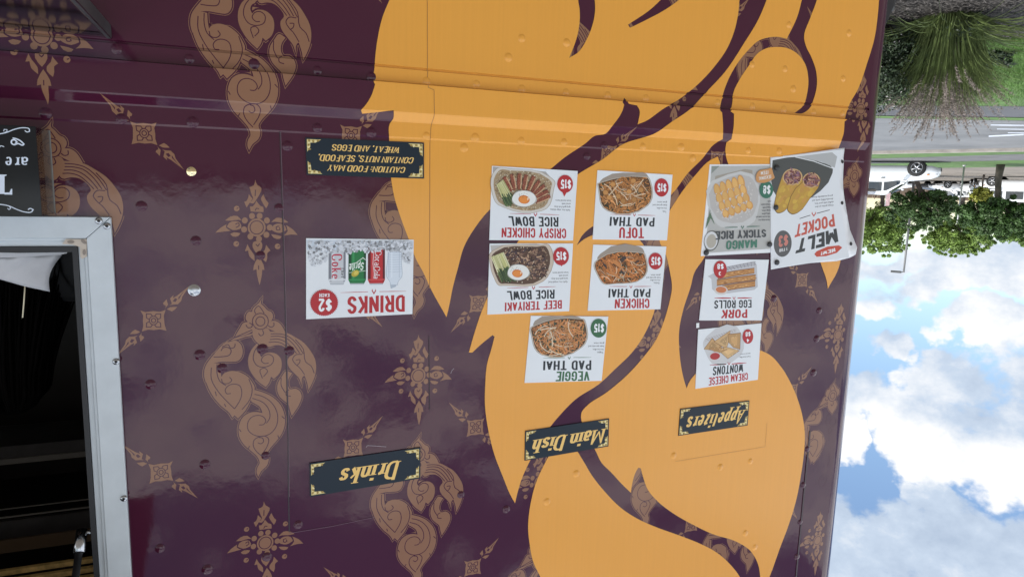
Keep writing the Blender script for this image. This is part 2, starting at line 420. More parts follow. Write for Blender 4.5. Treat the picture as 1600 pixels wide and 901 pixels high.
def text_strokes(s, cw, t, gap, serif=False, thin=0.3, space=0.3):
    """returns [(polyline, widths)] in cap-height units and the total width"""
    x = 0.0; out = []
    for ch in s:
        if ch == ' ': x += space; continue
        k, strokes = GL[ch]; w = cw * k
        for st in strokes:
            P = [(x + t / 2 + px * w, (t / 2 + py * (1 - t)) if not serif else py) for px, py in st]
            if serif:
                W = []
                for i in range(len(P)):
                    a = P[max(i - 1, 0)]; b = P[min(i + 1, len(P) - 1)]
                    dx, dy = b[0] - a[0], b[1] - a[1]; l = math.hypot(dx, dy) or 1
                    # broad-nib pen: down strokes that lean right are heavy, horizontals and up strokes thin
                    k2 = abs(dy / l)
                    if ch in 'AMNVWY' and dx * dy > 0 and abs(dx / l) > 0.1: k2 *= 0.3
                    if ch == 'k' and dx * dy > 0 and abs(dx / l) > 0.1: k2 *= 0.35
                    W.append(t * (thin + (1 - thin) * k2))
                if ch == 'i' and st[0][1] > .7 or ch in ':!': W = [t * 1.15] * len(P)
                out.append((P, W))
                for e, nb in ((0, 1), (-1, -2)):
                    (ex, ey), (nx, ny) = P[e], P[nb]
                    if ch not in 'i:,!$aect' and abs(ex - nx) < 0.3 * abs(ey - ny) + 1e-6 and (abs(ey) < .01 or abs(ey - 1) < .01 or abs(ey + .34) < .01 or abs(ey - .64) < .01):
                        yy = ey + (0.02 if ey < ny else -0.02)
                        out.append(([(ex - t * 1.0, yy), (ex + t * 1.0, yy)], [0.05, 0.05]))
                    if ch == 'i' and st[0][1] < .1:
                        yy = ey + (0.02 if ey < ny else -0.02)
                        out.append(([(ex - t * (1.0 if e == 0 or True else 1), yy), (ex + (t * 1.0 if e == 0 else 0), yy)], [0.05, 0.05]))
            else:
                for e, nb in ((0, 1), (-1, -2)):
                    if (st[e][0] in (0, 1) or st[e][1] in (0, 1)) and P[0] != P[-1]:
                        d = Vector(P[e]) - Vector(P[nb]); d = d.normalized() * t * (.5 if min(abs(d.x), abs(d.y)) < 1e-6 else .3)
                        P[e] = tuple(Vector(P[e]) + d)
                out.append((P, [t] * len(P)))
        x += w + t + gap
    return out, x - gap
def quad_map(quad):
    """reading corners (tl, tr, br, bl) in (u, z) -> function of s, t in 0..1 (t up)"""
    tl, tr, br, bl = [Vector(q) for q in quad]
    return lambda s, t: tuple((bl * (1 - s) + br * s) * (1 - t) + (tl * (1 - s) + tr * s) * t)
def split_corners(P, W):
    out, cur, cw, exts = [], [P[0]], [W[0]], []
    for i in range(1, len(P)):
        cur.append(P[i]); cw.append(W[i])
        if i < len(P) - 1:
            a = Vector(P[i]) - Vector(P[i - 1]); b = Vector(P[i + 1]) - Vector(P[i])
            if a.length > 1e-9 and b.length > 1e-9 and math.degrees(a.angle(b)) > 55:
                exts.append(0.5 if math.degrees(a.angle(b)) < 105 else 0.06); out.append((cur, cw)); cur, cw = [P[i]], [W[i]]
    out.append((cur, cw))
    if len(out) == 1: return out
    res = []
    for k, (c, w) in enumerate(out):
        c = [Vector(q) for q in c]; w = list(w)
        seg = (c[-1] - c[0]).normalized() if len(c) == 2 else None
        if len(c) == 2:      # straight piece: its own weight, not the average with its neighbour
            w = [w[0] if k else w[0], w[-1]]
        if k > 0: d = (c[0] - c[1]).normalized(); c[0] = c[0] + d * w[0] * exts[k - 1]
        if k < len(out) - 1: d = (c[-1] - c[-2]).normalized(); c[-1] = c[-1] + d * w[-1] * exts[k]
        res.append(([tuple(q) for q in c], w))
    return res
def lettering(fl, s, quad, c, cw=0.30, t=0.155, gap=0.075, serif=False, thin=0.3, space=0.3):
    st, W = text_strokes(s, cw, t, gap, serif, thin, space)
    f = quad_map(quad)
    wlen = ((Vector(quad[1]) - Vector(quad[0])).length + (Vector(quad[2]) - Vector(quad[3])).length) / 2
    hlen = ((Vector(quad[0]) - Vector(quad[3])).length + (Vector(quad[1]) - Vector(quad[2])).length) / 2
    # work in a stretched letter space so that stem widths stay even
    for P, Ws in [q for s_ in st for q in split_corners(*s_)]:
        Ls, Rs = ribbon_pts(P, Ws)
        n = len(P)
        vs = [f(p[0] / W, p[1]) for p in Ls + Rs]
        fl.add(vs, [(i, i + 1, n + i + 1, n + i) for i in range(n - 1)], c)
_txt_cache = {}
def plain_text(fl, s, quad, c):
    """small print in the built-in face, fitted to a reading quad"""
    if s not in _txt_cache:
        cu = bpy.data.curves.new('txt', 'FONT'); cu.body = s; cu.resolution_u = 1; cu.offset = 0.012
        o = bpy.data.objects.new('txt', cu); col.objects.link(o)
        dg = bpy.context.evaluated_depsgraph_get(); me = o.evaluated_get(dg).to_mesh()
        vs = [(v.co.x, v.co.y) for v in me.vertices]; fs = [tuple(p.vertices) for p in me.polygons]
        o.evaluated_get(dg).to_mesh_clear(); bpy.data.objects.remove(o); bpy.data.curves.remove(cu)
        x0, x1 = min(v[0] for v in vs), max(v[0] for v in vs)
        _txt_cache[s] = ([((x - x0) / (x1 - x0), y / 0.70) for x, y in vs], fs)
    vs, fs = _txt_cache[s]
    f = quad_map(quad)
    fl.add([f(*v) for v in vs], fs, c)

# ------------------------------------------------------------------ materials
M_ = {}
M_['purple'] = mat('plum_vinyl', (0.058, 0.0105, 0.027), rough=0.055, rvar=0.04, bump=0.00026, bscale=22, spec=0.40)
M_['tan'] = mat('bronze_print', (0.25, 0.125, 0.072), rough=0.10, bump=0.0003, bscale=24, spec=0.38)
M_['orange'] = mat('orange_vinyl', (0.76, 0.345, 0.056), rough=0.14, rvar=0.08, vary=0.018, vscale=3.0, stretch=(40, 1, 0.8), bump=0.00025, bscale=26, spec=0.4)
M_['seam'] = mat('vinyl_edge', (0.022, 0.008, 0.012), rough=0.4)
M_['seam_o'] = mat('orange_vinyl_edge', (0.36, 0.15, 0.03), rough=0.4)
M_['white_al'] = mat('white_painted_aluminium', (0.53, 0.575, 0.61), rough=0.38, vary=0.05, vscale=14, bump=0.0001, bscale=120)
M_['black'] = mat('black_rubber', (0.012, 0.012, 0.014), rough=0.5)
M_['blackboard'] = mat('black_board', (0.009, 0.010, 0.012), rough=0.10, spec=0.28)
M_['steel'] = mat('brushed_steel', (0.42, 0.43, 0.45), rough=0.22, metal=1.0, bump=0.0001, bscale=150)
M_['shelf'] = mat('dull_shelf_steel', (0.16, 0.165, 0.17), rough=0.10, metal=1.0, vary=0.2, vscale=12)
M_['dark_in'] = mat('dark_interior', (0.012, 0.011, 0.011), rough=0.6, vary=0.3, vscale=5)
M_['dark_grey'] = mat('dark_grey_metal', (0.05, 0.05, 0.052), rough=0.5, vary=0.3, vscale=6)
M_['shelf_in'] = mat('grey_shelf_bar', (0.20, 0.20, 0.19), rough=0.45)
M_['brass'] = mat('brass_slat', (0.75, 0.52, 0.20), rough=0.5, vary=0.35, vscale=30)
M_['bracket'] = mat('beige_plastic', (0.50, 0.43, 0.36), rough=0.45)
M_['bracket_dk'] = mat('beige_plastic_slot', (0.24, 0.20, 0.17), rough=0.5)
M_['paper'] = mat('white_card', (0.72, 0.75, 0.78), rough=0.42, vary=0.02, vscale=6)
M_['ink'] = print_mat('printed_ink', 0.42, 0.4)
M_['sign'] = mat('navy_sign_board', (0.011, 0.020, 0.031), rough=0.28, spec=0.25)
M_['sleeve'] = mat('clear_plastic_sleeve', (0.75, 0.76, 0.78), rough=0.18)
M_['magnet'] = mat('black_magnet', (0.025, 0.026, 0.028), rough=0.45)
def acrylic():
    mt = bpy.data.materials.new('clear_acrylic'); mt.use_nodes = True
    nt = mt.node_tree; nt.nodes.clear(); N = nt.nodes.new
    tr = N('ShaderNodeBsdfTransparent'); tr.inputs[0].default_value = (0.86, 0.84, 0.82, 1)
    gl = N('ShaderNodeBsdfGlossy'); gl.inputs['Roughness'].default_value = 0.06; gl.inputs[0].default_value = (1, 1, 1, 1)
    fr = N('ShaderNodeFresnel'); fr.inputs[0].default_value = 1.55
    mx = N('ShaderNodeMixShader'); out = N('ShaderNodeOutputMaterial')
    nt.links.new(fr.outputs[0], mx.inputs[0]); nt.links.new(tr.outputs[0], mx.inputs[1]); nt.links.new(gl.outputs[0], mx.inputs[2])
    nt.links.new(mx.outputs[0], out.inputs[0])
    return mt
M_['acrylic'] = acrylic()

# ------------------------------------------------------------------ the food truck
U0, U1, ZB, ZT = -2.15, 3.9, 0.42, 3.25
truck = empty('food_truck', (0.9, DW + 1.1, 0.0), 'plum purple food truck with a huge orange flame shaped mural and bronze Thai ornaments', 'food truck')

# window frame measures (on the frame's face, 16 mm proud of the wall)
FP = 0.016
def fpx(x, y): p = at_y(x, y, DW - FP); return (p.x, p.z)
fo_u = (fpx(172.5, 339)[0] + fpx(192.5, 675)[0] + fpx(205, 900)[0]) / 3
fo_z = fpx(90, 338.5)[1]
fi_u = (fpx(138, 395)[0] + fpx(154, 675)[0] + fpx(168, 900)[0]) / 3
fi_z = fpx(60, 372)[1]
def gpx(x, y): p = at_y(x, y, DW + 0.012); return (p.x, p.z)
g_u = (gpx(127, 400)[0] + gpx(141, 675)[0] + gpx(157, 900)[0]) / 3
g_z = gpx(60, 384)[1]
h_u, h_z = g_u + 0.012, g_z + 0.014
fo_u2, fo_z2 = 2.3, 3.02
fi_u2, fi_z2 = fo_u2 - (fo_u - fi_u) * -1 - 2 * (fi_u - fo_u) , 0
fi_u2 = fo_u2 - (fi_u - fo_u); fi_z2 = fo_z2 - (fi_z - fo_z)
g_u2 = fi_u2 - (g_u - fi_u); g_z2 = fi_z2 - (g_z - fi_z)
h_u2, h_z2 = g_u2 - 0.012, g_z2 - 0.014

# ---- mural outlines, traced on the photograph and laid on the wall
S1_R = [(1215, -60), (1197.5, 0), (1185, 30), (1162.5, 67.5), (1132.5, 112.5), (1100, 147.5), (1079, 170), (1050, 190), (1020, 210), (1005, 215), (975, 224.5), (940, 250), (902.5, 272.5), (870, 300), (838, 338), (810, 376), (785, 415), (768, 450), (760, 467.5)]
S1_L = [(1158, -60), (1155, 0), (1152.5, 25), (1145, 55), (1135, 77.5), (1117.5, 102.5), (1095, 127.5), (1065, 152.5), (1035, 171), (1007.5, 190), (996, 194.5), (997.5, 187.5), (999, 172.5), (995, 165), (982.5, 162.5), (975, 153), (972.5, 160), (975, 164), (972.5, 172.5), (956, 197.5), (946, 209), (929, 212.5), (914, 224.5), (882, 246), (860, 264), (808, 298), (765, 327.5)]
R1 = [(640, -60), (608.7, 0), (597.5, 27.5), (590, 60), (586, 92), (585, 107), (583.7, 127.5), (586, 132), (580, 150), (572.5, 162.5), (564, 172.5), (566, 178), (590, 175.5), (615, 172.5), (614.5, 185), (608.7, 194), (608, 217.5), (608, 250), (611, 279), (616, 307.5), (626, 340), (639, 375), (650, 405), (661, 425), (672.5, 450), (697.5, 495), (702, 476), (707, 450.5), (715, 420), (725, 385), (742.5, 355)] + S1_L[::-1]
HOOK = [(903, -25), (903, 0), (905.5, 17.5), (904.5, 42.5), (900, 62.5), (889, 91), (902.5, 82.5), (917.5, 60), (926, 37.5), (929.5, 17.5), (929, 0), (925, -25)]
BAR = [(1055, -22), (1032.5, 0), (1017.5, 14), (981, 39), (984, 44), (1012.5, 30), (1040, 15), (1061, 0), (1085, -22)]
S5_L = [(1262, -60), (1252.5, 0), (1245, 27.5), (1229, 61), (1215, 58), (1200, 59), (1185, 64), (1170, 77.5), (1155, 95), (1142.5, 115), (1132.5, 137.5), (1127.5, 155), (1124, 172), (1128, 176), (1129.5, 200), (1129, 217.5), (1120, 222.5), (1115, 226), (1097.5, 247.5), (1075, 270), (1050, 302.5), (1012, 330), (960, 343), (925, 354), (910, 367), (901, 383), (911, 374.5), (926, 367), (960, 362), (986, 366), (1001, 377)]
S3_L = [(1012, 395), (1022, 430), (1024, 462), (1022.5, 484), (1015, 505), (1005, 525), (987.5, 550), (962, 575), (935, 600), (900, 622.5), (875, 647.5), (860, 665.5), (844, 690), (829, 717), (815, 747.5), (807.5, 772.5), (804.5, 785)]
R2A = S1_R + [(750, 492.5), (741, 520), (732.5, 550), (737.5, 550.5), (752, 537), (769.5, 523), (772.5, 525.5), (767.5, 545), (761, 567.5), (758, 600), (757.5, 630), (760, 655), (764, 677), (772.5, 710), (785, 742.5), (800, 777.5)] + S3_L[::-1] + S5_L[::-1]
S3_R = [(1046, 329), (1031, 352), (1030, 376), (1040, 397.5), (1046, 422.5), (1049.5, 450), (1046, 470), (1037.5, 500), (1025, 530), (1005, 557.5), (980, 585), (947.5, 612.5), (915, 635), (909, 642.5), (907.5, 650), (909, 659), (917, 682), (929, 701), (940, 722.5), (955, 737.5), (971, 755), (985.5, 769), (987.5, 755), (994, 735), (997.5, 729.5), (1001, 731), (1004, 742.5), (1012.5, 765), (1027.5, 782.5), (1050, 800), (1080, 817.5), (1115, 834), (1150, 845), (1172.5, 860), (1184, 880), (1188, 905), (1190, 980)]
R2B = [(1121, 245), (1110, 250), (1085, 275), (1065, 300)] + S3_R + [(1160, 980), (1202.5, 899), (1217.5, 857.5), (1232.5, 817.5), (1245, 775), (1251, 742.5), (1255.5, 710), (1257, 675), (1255, 657.5), (1247.5, 627.5), (1235, 597.5), (1220, 572.5), (1202.5, 554), (1189, 547.5), (1165, 545), (1140, 549), (1110, 563), (1085, 585), (1076, 597.5), (1072.5, 606), (1069, 595), (1064, 572.5), (1061, 545), (1061, 515), (1067.5, 482.5), (1078.5, 449), (1085, 425), (1099, 404), (1112, 375), (1121, 330), (1125, 285), (1125, 256)]
R5 = [(1279, -60), (1276, 0), (1266, 27.5), (1256, 60), (1259, 72.5), (1267.5, 90), (1275, 112.5), (1276, 132.5), (1271, 155), (1264, 170), (1252.5, 177.5), (1241, 177), (1254, 166), (1261, 145), (1262.5, 122.5), (1257.5, 100), (1245, 84), (1227.5, 75), (1210, 74), (1200, 75), (1185, 82.5), (1170, 102.5), (1155, 125), (1145, 147.5), (1144, 160), (1141, 174), (1146.5, 178), (1146, 197.5), (1142.5, 217.5), (1135, 222.5), (1134, 226), (1137.5, 256), (1150, 275), (1185, 300), (1225, 335), (1255, 370), (1280, 406), (1286, 422.5), (1291, 437), (1293, 451), (1299, 440), (1305, 430), (1311, 415), (1314, 401), (1313, 340), (1311, 280), (1312.5, 225), (1317.5, 210), (1320, 185), (1326, 165), (1340, 140), (1355, 97.5), (1366, 60), (1371, 25), (1373, 0), (1374, -60)]
R3 = [(880, 686), (866, 698), (856, 714), (847.5, 730), (837.5, 752.5), (830, 780), (826, 805), (825, 825), (827.5, 850), (832.5, 875), (844, 900), (880, 980), (1170, 980), (1155, 899), (1140, 880), (1120, 862.5), (1095, 849), (1062.5, 836), (1025, 822.5), (995, 809), (970, 792.5), (945, 767.5), (925, 742.5), (910, 717.5), (896, 697)]
ORANGE = [R1, R2A, R2B, R5, R3]
HOLES = {0: [HOOK, BAR]}
def pt_in(p, poly):
    x, y = p; c = False; j = len(poly) - 1
    for i in range(len(poly)):
        (xi, yi), (xj, yj) = poly[i], poly[j]
        if (yi > y) != (yj > y) and x < (xj - xi) * (y - yi) / (yj - yi) + xi: c = not c
        j = i
    return c
def is_orange(x, y):
    for i, r in enumerate(ORANGE):
        if pt_in((x, y), r) and not any(pt_in((x, y), hh) for hh in HOLES.get(i, [])): return True
    return False
fm = Flat(h0=0.0012, dh=0.0)
for i, r in enumerate(ORANGE):
    loop = [wpx(x, y) for x, y in smooth_loop(r, sub=5, corner=40)]
    hs = [[wpx(x, y) for x, y in smooth_loop(hh, sub=5, corner=40)] for hh in HOLES.get(i, [])]
    fm.poly(loop, holes=hs)
# ---- bronze ornaments, traced once each and repeated over the wall as printed
def A_px(p): return (305 + p[0] * 0.17762, 460 + p[1] * 0.17762)
def B_px(p): return (330 + p[0] * 0.19973, 270 + p[1] * 0.19973)
def C_px(p): return (180 + p[0] * 0.13321, 440 + p[1] * 0.13321)
def rel(shape, fpx_, anchor):
    a = wpx(*fpx_(anchor))
    return [(wpx(*fpx_(p))[0] - a[0], wpx(*fpx_(p))[1] - a[1]) for p in shape]
A_fill = [
 [(560, 72), (585, 30), (578, 80), (600, 100), (640, 140), (665, 150), (684, 190), (668, 230), (640, 250), (510, 250), (470, 245), (443, 215), (447, 180), (470, 150), (497, 150), (505, 125)],
 [(510, 245), (470, 240), (420, 250), (395, 290), (370, 330), (350, 370), (430, 355), (490, 330), (525, 300)],
 [(640, 245), (700, 230), (740, 250), (770, 290), (792, 332), (720, 330), (670, 312), (625, 290)],
 [(660, 325), (740, 326), (800, 335), (880, 375), (950, 420), (1010, 490), (1050, 560), (1062, 620), (1055, 700), (1030, 770), (995, 840), (985, 780), (960, 710), (945, 722), (935, 800), (915, 740), (870, 690), (840, 660), (815, 620), (812, 570), (840, 530), (800, 470), (750, 445), (700, 445), (640, 458), (625, 440), (650, 390)],
 [(505, 340), (430, 360), (340, 385), (255, 440), (190, 500), (130, 565), (85, 640), (78, 720), (95, 780), (105, 700), (130, 640), (165, 602), (150, 560), (200, 480), (280, 412), (380, 392), (440, 370), (500, 352)],
 [(300, 415), (350, 402), (395, 430), (415, 480), (410, 540), (380, 580), (300, 590), (225, 590), (160, 602), (145, 550), (190, 500), (230, 450)],
 [(155, 605), (120, 640), (95, 690), (95, 760), (120, 830), (160, 900), (230, 980), (300, 1040), (325, 1080), (345, 1060), (375, 1088), (440, 1018), (490, 918), (515, 848), (522, 820), (500, 770), (470, 730), (430, 700), (370, 675), (300, 672), (250, 695), (228, 722), (218, 660), (215, 605)],
 [(540, 430), (490, 490), (465, 560), (470, 640), (500, 700), (550, 760), (620, 812), (650, 770), (665, 720), (690, 740), (740, 690), (760, 610), (750, 560), (710, 520), (660, 508), (610, 520), (580, 550), (565, 520), (580, 480), (605, 465)],
 [(800, 670), (760, 720), (725, 780), (722, 850), (745, 900), (790, 940), (815, 960), (830, 1010), (848, 1065), (880, 1020), (920, 950), (935, 890), (920, 850), (880, 825), (832, 830), (815, 800), (820, 740), (852, 690)],
 [(520, 836), (600, 860), (680, 900), (750, 970), (785, 1060), (785, 1150), (755, 1230), (700, 1300), (650, 1360), (630, 1400), (645, 1440), (630, 1500), (580, 1550), (553, 1600), (540, 1570), (545, 1520), (565, 1480), (555, 1440), (500, 1380), (430, 1320), (385, 1240), (385, 1150), (415, 1080), (470, 1040), (540, 1030), (590, 1040), (570, 990), (530, 960), (490, 935), (502, 880)],
 [(503, 330), (503, 355), (520, 395), (560, 435), (600, 466), (630, 430), (660, 380), (663, 335), (640, 300), (575, 292), (525, 300)],
 arcp(572, 235, 70, 70, 0, 345, 18)]
A_line = [
 arcp(572, 235, 70, 70, 0, 360, 18), arcp(572, 235, 40, 40, 0, 360, 14), [(530, 170), (520, 140), (555, 100), (590, 140), (605, 165)],
 [(560, 1145), (600, 1140), (620, 1110), (600, 1075), (550, 1060), (490, 1080), (460, 1130), (465, 1190), (510, 1230), (580, 1245), (660, 1220), (710, 1160), (725, 1080), (705, 1000), (650, 930), (580, 890), (520, 875)],
 [(625, 1130), (655, 1080), (650, 1020), (600, 950), (500, 910)],
 [(590, 1400), (640, 1310), (645, 1270), (620, 1245), (560, 1250), (515, 1280), (510, 1330), (540, 1380), (585, 1418)],
 [(550, 1300), (575, 1310), (600, 1290), (590, 1260), (560, 1255)],
 [(345, 1003), (400, 910), (408, 850), (390, 800), (340, 785), (290, 800), (262, 840), (275, 870), (312, 868)],
 [(345, 1003), (280, 940), (200, 850), (140, 740), (140, 640)], [(190, 610), (190, 690), (215, 760), (270, 800)],
 [(230, 740), (240, 775), (290, 780), (320, 750), (300, 725)], [(470, 740), (500, 830), (480, 920), (410, 1010)],
 [(160, 548), (240, 545), (300, 530), (315, 490), (290, 465), (240, 470), (225, 495)], [(235, 460), (290, 440), (310, 470), (345, 460), (350, 430)],
 [(560, 440), (520, 500), (510, 570), (545, 625), (620, 635), (680, 600), (685, 550), (650, 525), (600, 540), (580, 580), (610, 605), (645, 600)],
 [(590, 735), (570, 660), (610, 645), (635, 670), (600, 720)],
 [(662, 345), (740, 345), (800, 358), (890, 430), (950, 520)], [(662, 368), (730, 366), (790, 378), (865, 440), (918, 515)],
 [(655, 395), (720, 390), (775, 405), (840, 455), (890, 518)], [(645, 420), (700, 415), (760, 428), (815, 470), (862, 520)],
 [(880, 395), (950, 480), (970, 590), (1020, 630), (1045, 690)], [(940, 525), (880, 530), (855, 570), (880, 610), (915, 640), (962, 705)], [(885, 575), (920, 572), (915, 600), (892, 622)],
 [(755, 730), (755, 800), (790, 860)], [(825, 835), (800, 850), (800, 885), (840, 893)],
 [(360, 370), (430, 340), (500, 310)], [(445, 265), (460, 290), (495, 285), (500, 262), (475, 250)], [(640, 270), (660, 285), (690, 275), (690, 245)],
 [(555, 340), (575, 362), (600, 345), (590, 310)], [(385, 1180), (402, 1205)], [(460, 1360), (478, 1330)], [(725, 1235), (735, 1262)], [(760, 1068), (785, 1090)], [(175, 850), (185, 890)], [(255, 960), (268, 985)]]
B_fill = [
 [(345, 50), (335, 95), (300, 110), (318, 170), (330, 200), (300, 230), (330, 238), (355, 205), (380, 165), (395, 120), (375, 100), (362, 92)],
 [(295, 165), (280, 215), (260, 225), (278, 270), (300, 235), (325, 200)], [(410, 165), (390, 200), (405, 235), (430, 275), (450, 235), (432, 215)],
 [(355, 215), (325, 260), (303, 260), (310, 300), (410, 305), (408, 265), (385, 255)],
 [(470, 385), (510, 350), (560, 355), (605, 385), (550, 388), (500, 380)], [(470, 440), (485, 410), (520, 395), (575, 410), (590, 445), (540, 468), (490, 455)],
 [(585, 405), (640, 440), (678, 483), (620, 480), (565, 490), (600, 452)], [(470, 478), (520, 485), (552, 495), (540, 512), (490, 505)],
 [(240, 370), (205, 335), (150, 340), (110, 370), (160, 372), (215, 365)], [(235, 430), (225, 385), (190, 375), (140, 390), (125, 420), (170, 445), (215, 440)],
 [(120, 400), (70, 430), (35, 465), (90, 458), (155, 450), (118, 425)], [(230, 470), (180, 462), (150, 475), (170, 495), (215, 490)],
 [(330, 540), (325, 580), (365, 635), (400, 580), (395, 540), (365, 530)], [(285, 555), (265, 610), (290, 605), (300, 650), (340, 685), (338, 640), (305, 595)],
 [(430, 560), (465, 605), (440, 625), (440, 660), (430, 695), (395, 660), (395, 630), (420, 600)],
 [(372, 650), (335, 720), (330, 760), (355, 750), (360, 800), (380, 875), (395, 810), (400, 755), (418, 755), (410, 715)]] \
 + [arcp(357, 425, 70, 70, 0, 350, 24)] + [arcp(x, y, 23, 24, 0, 330, 11) for x, y in ((320, 335), (380, 335), (437, 370), (459, 425), (433, 482), (375, 514), (308, 495), (258, 440), (264, 370))] \
 + [arcp(x, y, 22, 22, 0, 330, 11) for x, y in ((200, 277), (197, 553), (527, 282), (520, 573))]
B_line = [arcp(357, 425, 52, 52, 0, 360, 20), [(535, 415), (510, 420), (515, 445), (540, 440), (535, 425)], [(190, 400), (215, 390), (220, 410), (195, 425)], [(345, 295), (355, 275), (375, 280)], [(350, 555), (365, 570), (380, 550)], [(345, 180), (347, 130)], [(372, 755), (372, 720)],
          [(200, 277), (214, 270)], [(197, 553), (211, 546)], [(527, 282), (541, 275)], [(520, 573), (534, 566)]]
C_fill = [[(310, 340), (370, 360), (460, 348), (540, 356), (607, 333), (585, 400), (590, 455), (595, 510), (617, 577), (540, 560), (470, 570), (400, 565), (328, 587), (345, 520), (340, 465), (345, 400)],
 [(597, 322), (620, 290), (635, 275), (625, 240), (618, 210), (575, 255), (585, 275), (605, 280), (608, 300)], [(620, 325), (680, 352), (712, 332), (742, 300), (690, 300), (660, 303)],
 [(650, 280), (680, 262), (658, 200), (700, 160), (692, 196), (740, 168), (890, 50), (800, 180), (790, 228), (750, 267), (700, 270)]]
C_hole = [[(688, 232), (716, 196), (745, 208), (722, 242)], [(755, 190), (830, 105), (785, 170), (760, 215)]]
C_line = [arcp(465, 458, 50, 50, 0, 360, 16), arcp(465, 458, 26, 26, 0, 360, 12)]
for sx, sy in ((1, 1), (1, -1), (-1, 1), (-1, -1)):
    C_line.append([(465 + sx * a, 458 + sy * b) for a, b in ((14, 52), (32, 76), (84, 78), (82, 30), (54, 14))])
A_anchor, B_anchor, C_anchor = (572, 235), (357, 427), (465, 458)
def mirror_half(shape):  # the flame at the other end of the small ornament
    return [(930 - x, 916 - y) for x, y in shape]
for src in (C_fill[1:], ): C_fill = C_fill + [mirror_half(s) for s in src]
C_hole = C_hole + [mirror_half(s) for s in C_hole]
A_f = [rel(smooth_loop(s, sub=3), A_px, A_anchor) for s in A_fill]; A_l = [rel(smooth_loop(s, closed=False, sub=3, corner=115), A_px, A_anchor) for s in A_line]
B_f = [rel(smooth_loop(s, sub=2), B_px, B_anchor) for s in B_fill]; B_l = [rel(smooth_loop(s, closed=False, sub=2, corner=115), B_px, B_anchor) for s in B_line]
C_f = [rel(s, C_px, C_anchor) for s in C_fill]; C_l = [rel(s, C_px, C_anchor) for s in C_line]; C_h = [rel(s, C_px, C_anchor) for s in C_hole]
def grow(poly, d):
    n = len(poly); a = sum(poly[i - 1][0] * poly[i][1] - poly[i][0] * poly[i - 1][1] for i in range(n)); sg = 1 if a > 0 else -1
    Ls, Rs = ribbon_pts(poly, 2 * d, True)
    return Rs if sg > 0 else Ls
wall = Flat(h0=0.0, dh=0.0)
# the sheet itself, with the serving window cut out
for (a, b, c, d) in ((U0, g_u, ZB, ZT), (g_u, g_u2, ZB, g_z), (g_u, g_u2, g_z2, ZT), (g_u2, U1, ZB, ZT)):
    wall.poly([(a, c), (b, c), (b, d), (a, d)], mi=0)
LW = 0.0023
def mv(s, u, z, mx=1): return [(u + mx * p[0], z + p[1]) for p in s]
def in_win(u, z, r=0.02): return g_u - r < u < g_u2 + r and g_z - r < z < g_z2 + r
def place(fills, lines, holes, u, z, mx=1, halo=False):
    wall.h = 0.0002; wall.dh = 5e-6
    def ok(s): return all(U0 + 0.004 < p[0] < U1 and ZB < p[1] < ZT for p in s) and not any(in_win(*p) for p in s)
    F_ = [mv(s, u, z, mx) for s in fills]; F_ = [s for s in F_ if ok(s)]
    if halo:
        for s in F_:
            wall.poly(grow(s, 0.0042), mi=1)
        for s in F_:
            wall.poly(grow(s, 0.0029), mi=0)
    for s in F_: wall.poly(s, mi=1)
    for s in holes:
        s = mv(s, u, z, mx)
        if ok(s): wall.poly(s, mi=0)
    for s in lines:
        s = mv(s, u, z, mx)
        if ok(s): wall.stroke(s, LW, mi=0)
# columns of the print: large flame at z, flower between
cols = [(0.42, 1.59, 0.90), (-0.035, 1.137, 0.892), (-0.474, 1.594, 0.866), (-0.885, 1.12, 0.865), (-1.295, 1.545, 0.86), (-1.69, 1.095, 0.86), (-2.112, 1.578, 0.84),
        (0.86, 1.137, 0.895), (1.30, 1.59, 0.895), (1.75, 1.137, 0.895), (2.19, 1.59, 0.895), (2.63, 1.137, 0.895), (3.07, 1.59, 0.895), (3.5, 1.137, 0.895)]
for (u, z0, per) in cols:
    for k in (-1, 0, 1, 2):
        z = z0 + k * per
        place(A_f, A_l, [], u, z, halo=True)
        zb = z - 0.252 if u > -0.9 else z - 0.246
        place(B_f, B_l, [], u + 0.003, zb + (0.006 if u < -.2 else 0))
ck = [(0.222, [1.092, 1.546, 2.015, 2.424, 2.87]), (-0.279, [1.188 - .1, 1.526, 1.975, 2.414, 2.86]), (-0.654, [1.10, 1.545, 2.003, 2.392, 2.86]), (-1.075, [1.1, 1.54, 1.98, 2.40, 2.85]), (-1.49, [1.1, 1.54, 1.97, 2.40, 2.85]), (-1.906, [1.1, 1.53, 1.96, 2.38, 2.82])]
for x_ in (2.55, 2.98, 3.4): ck.append((x_, [1.1, 1.54, 1.98, 2.42, 2.86]))
for i, (u, zs) in enumerate(ck):
    for k, z in enumerate(zs):
        nesw = (k % 2 == 0) == (i % 2 == 0)       # alternates by row
        if i == 0: nesw = k in (0, 2, 4)
        if i == 1: nesw = k in (3, 1)
        if i == 2: nesw = k in (2, 0, 4)
        place(C_f, C_l, C_h, u, z, mx=1 if nesw else -1)
side_wall = wall.mesh('side_wall', [M_['purple'], M_['tan']], truck, follow=True)
mural = fm.mesh('mural', [M_['orange']], truck, follow=True)

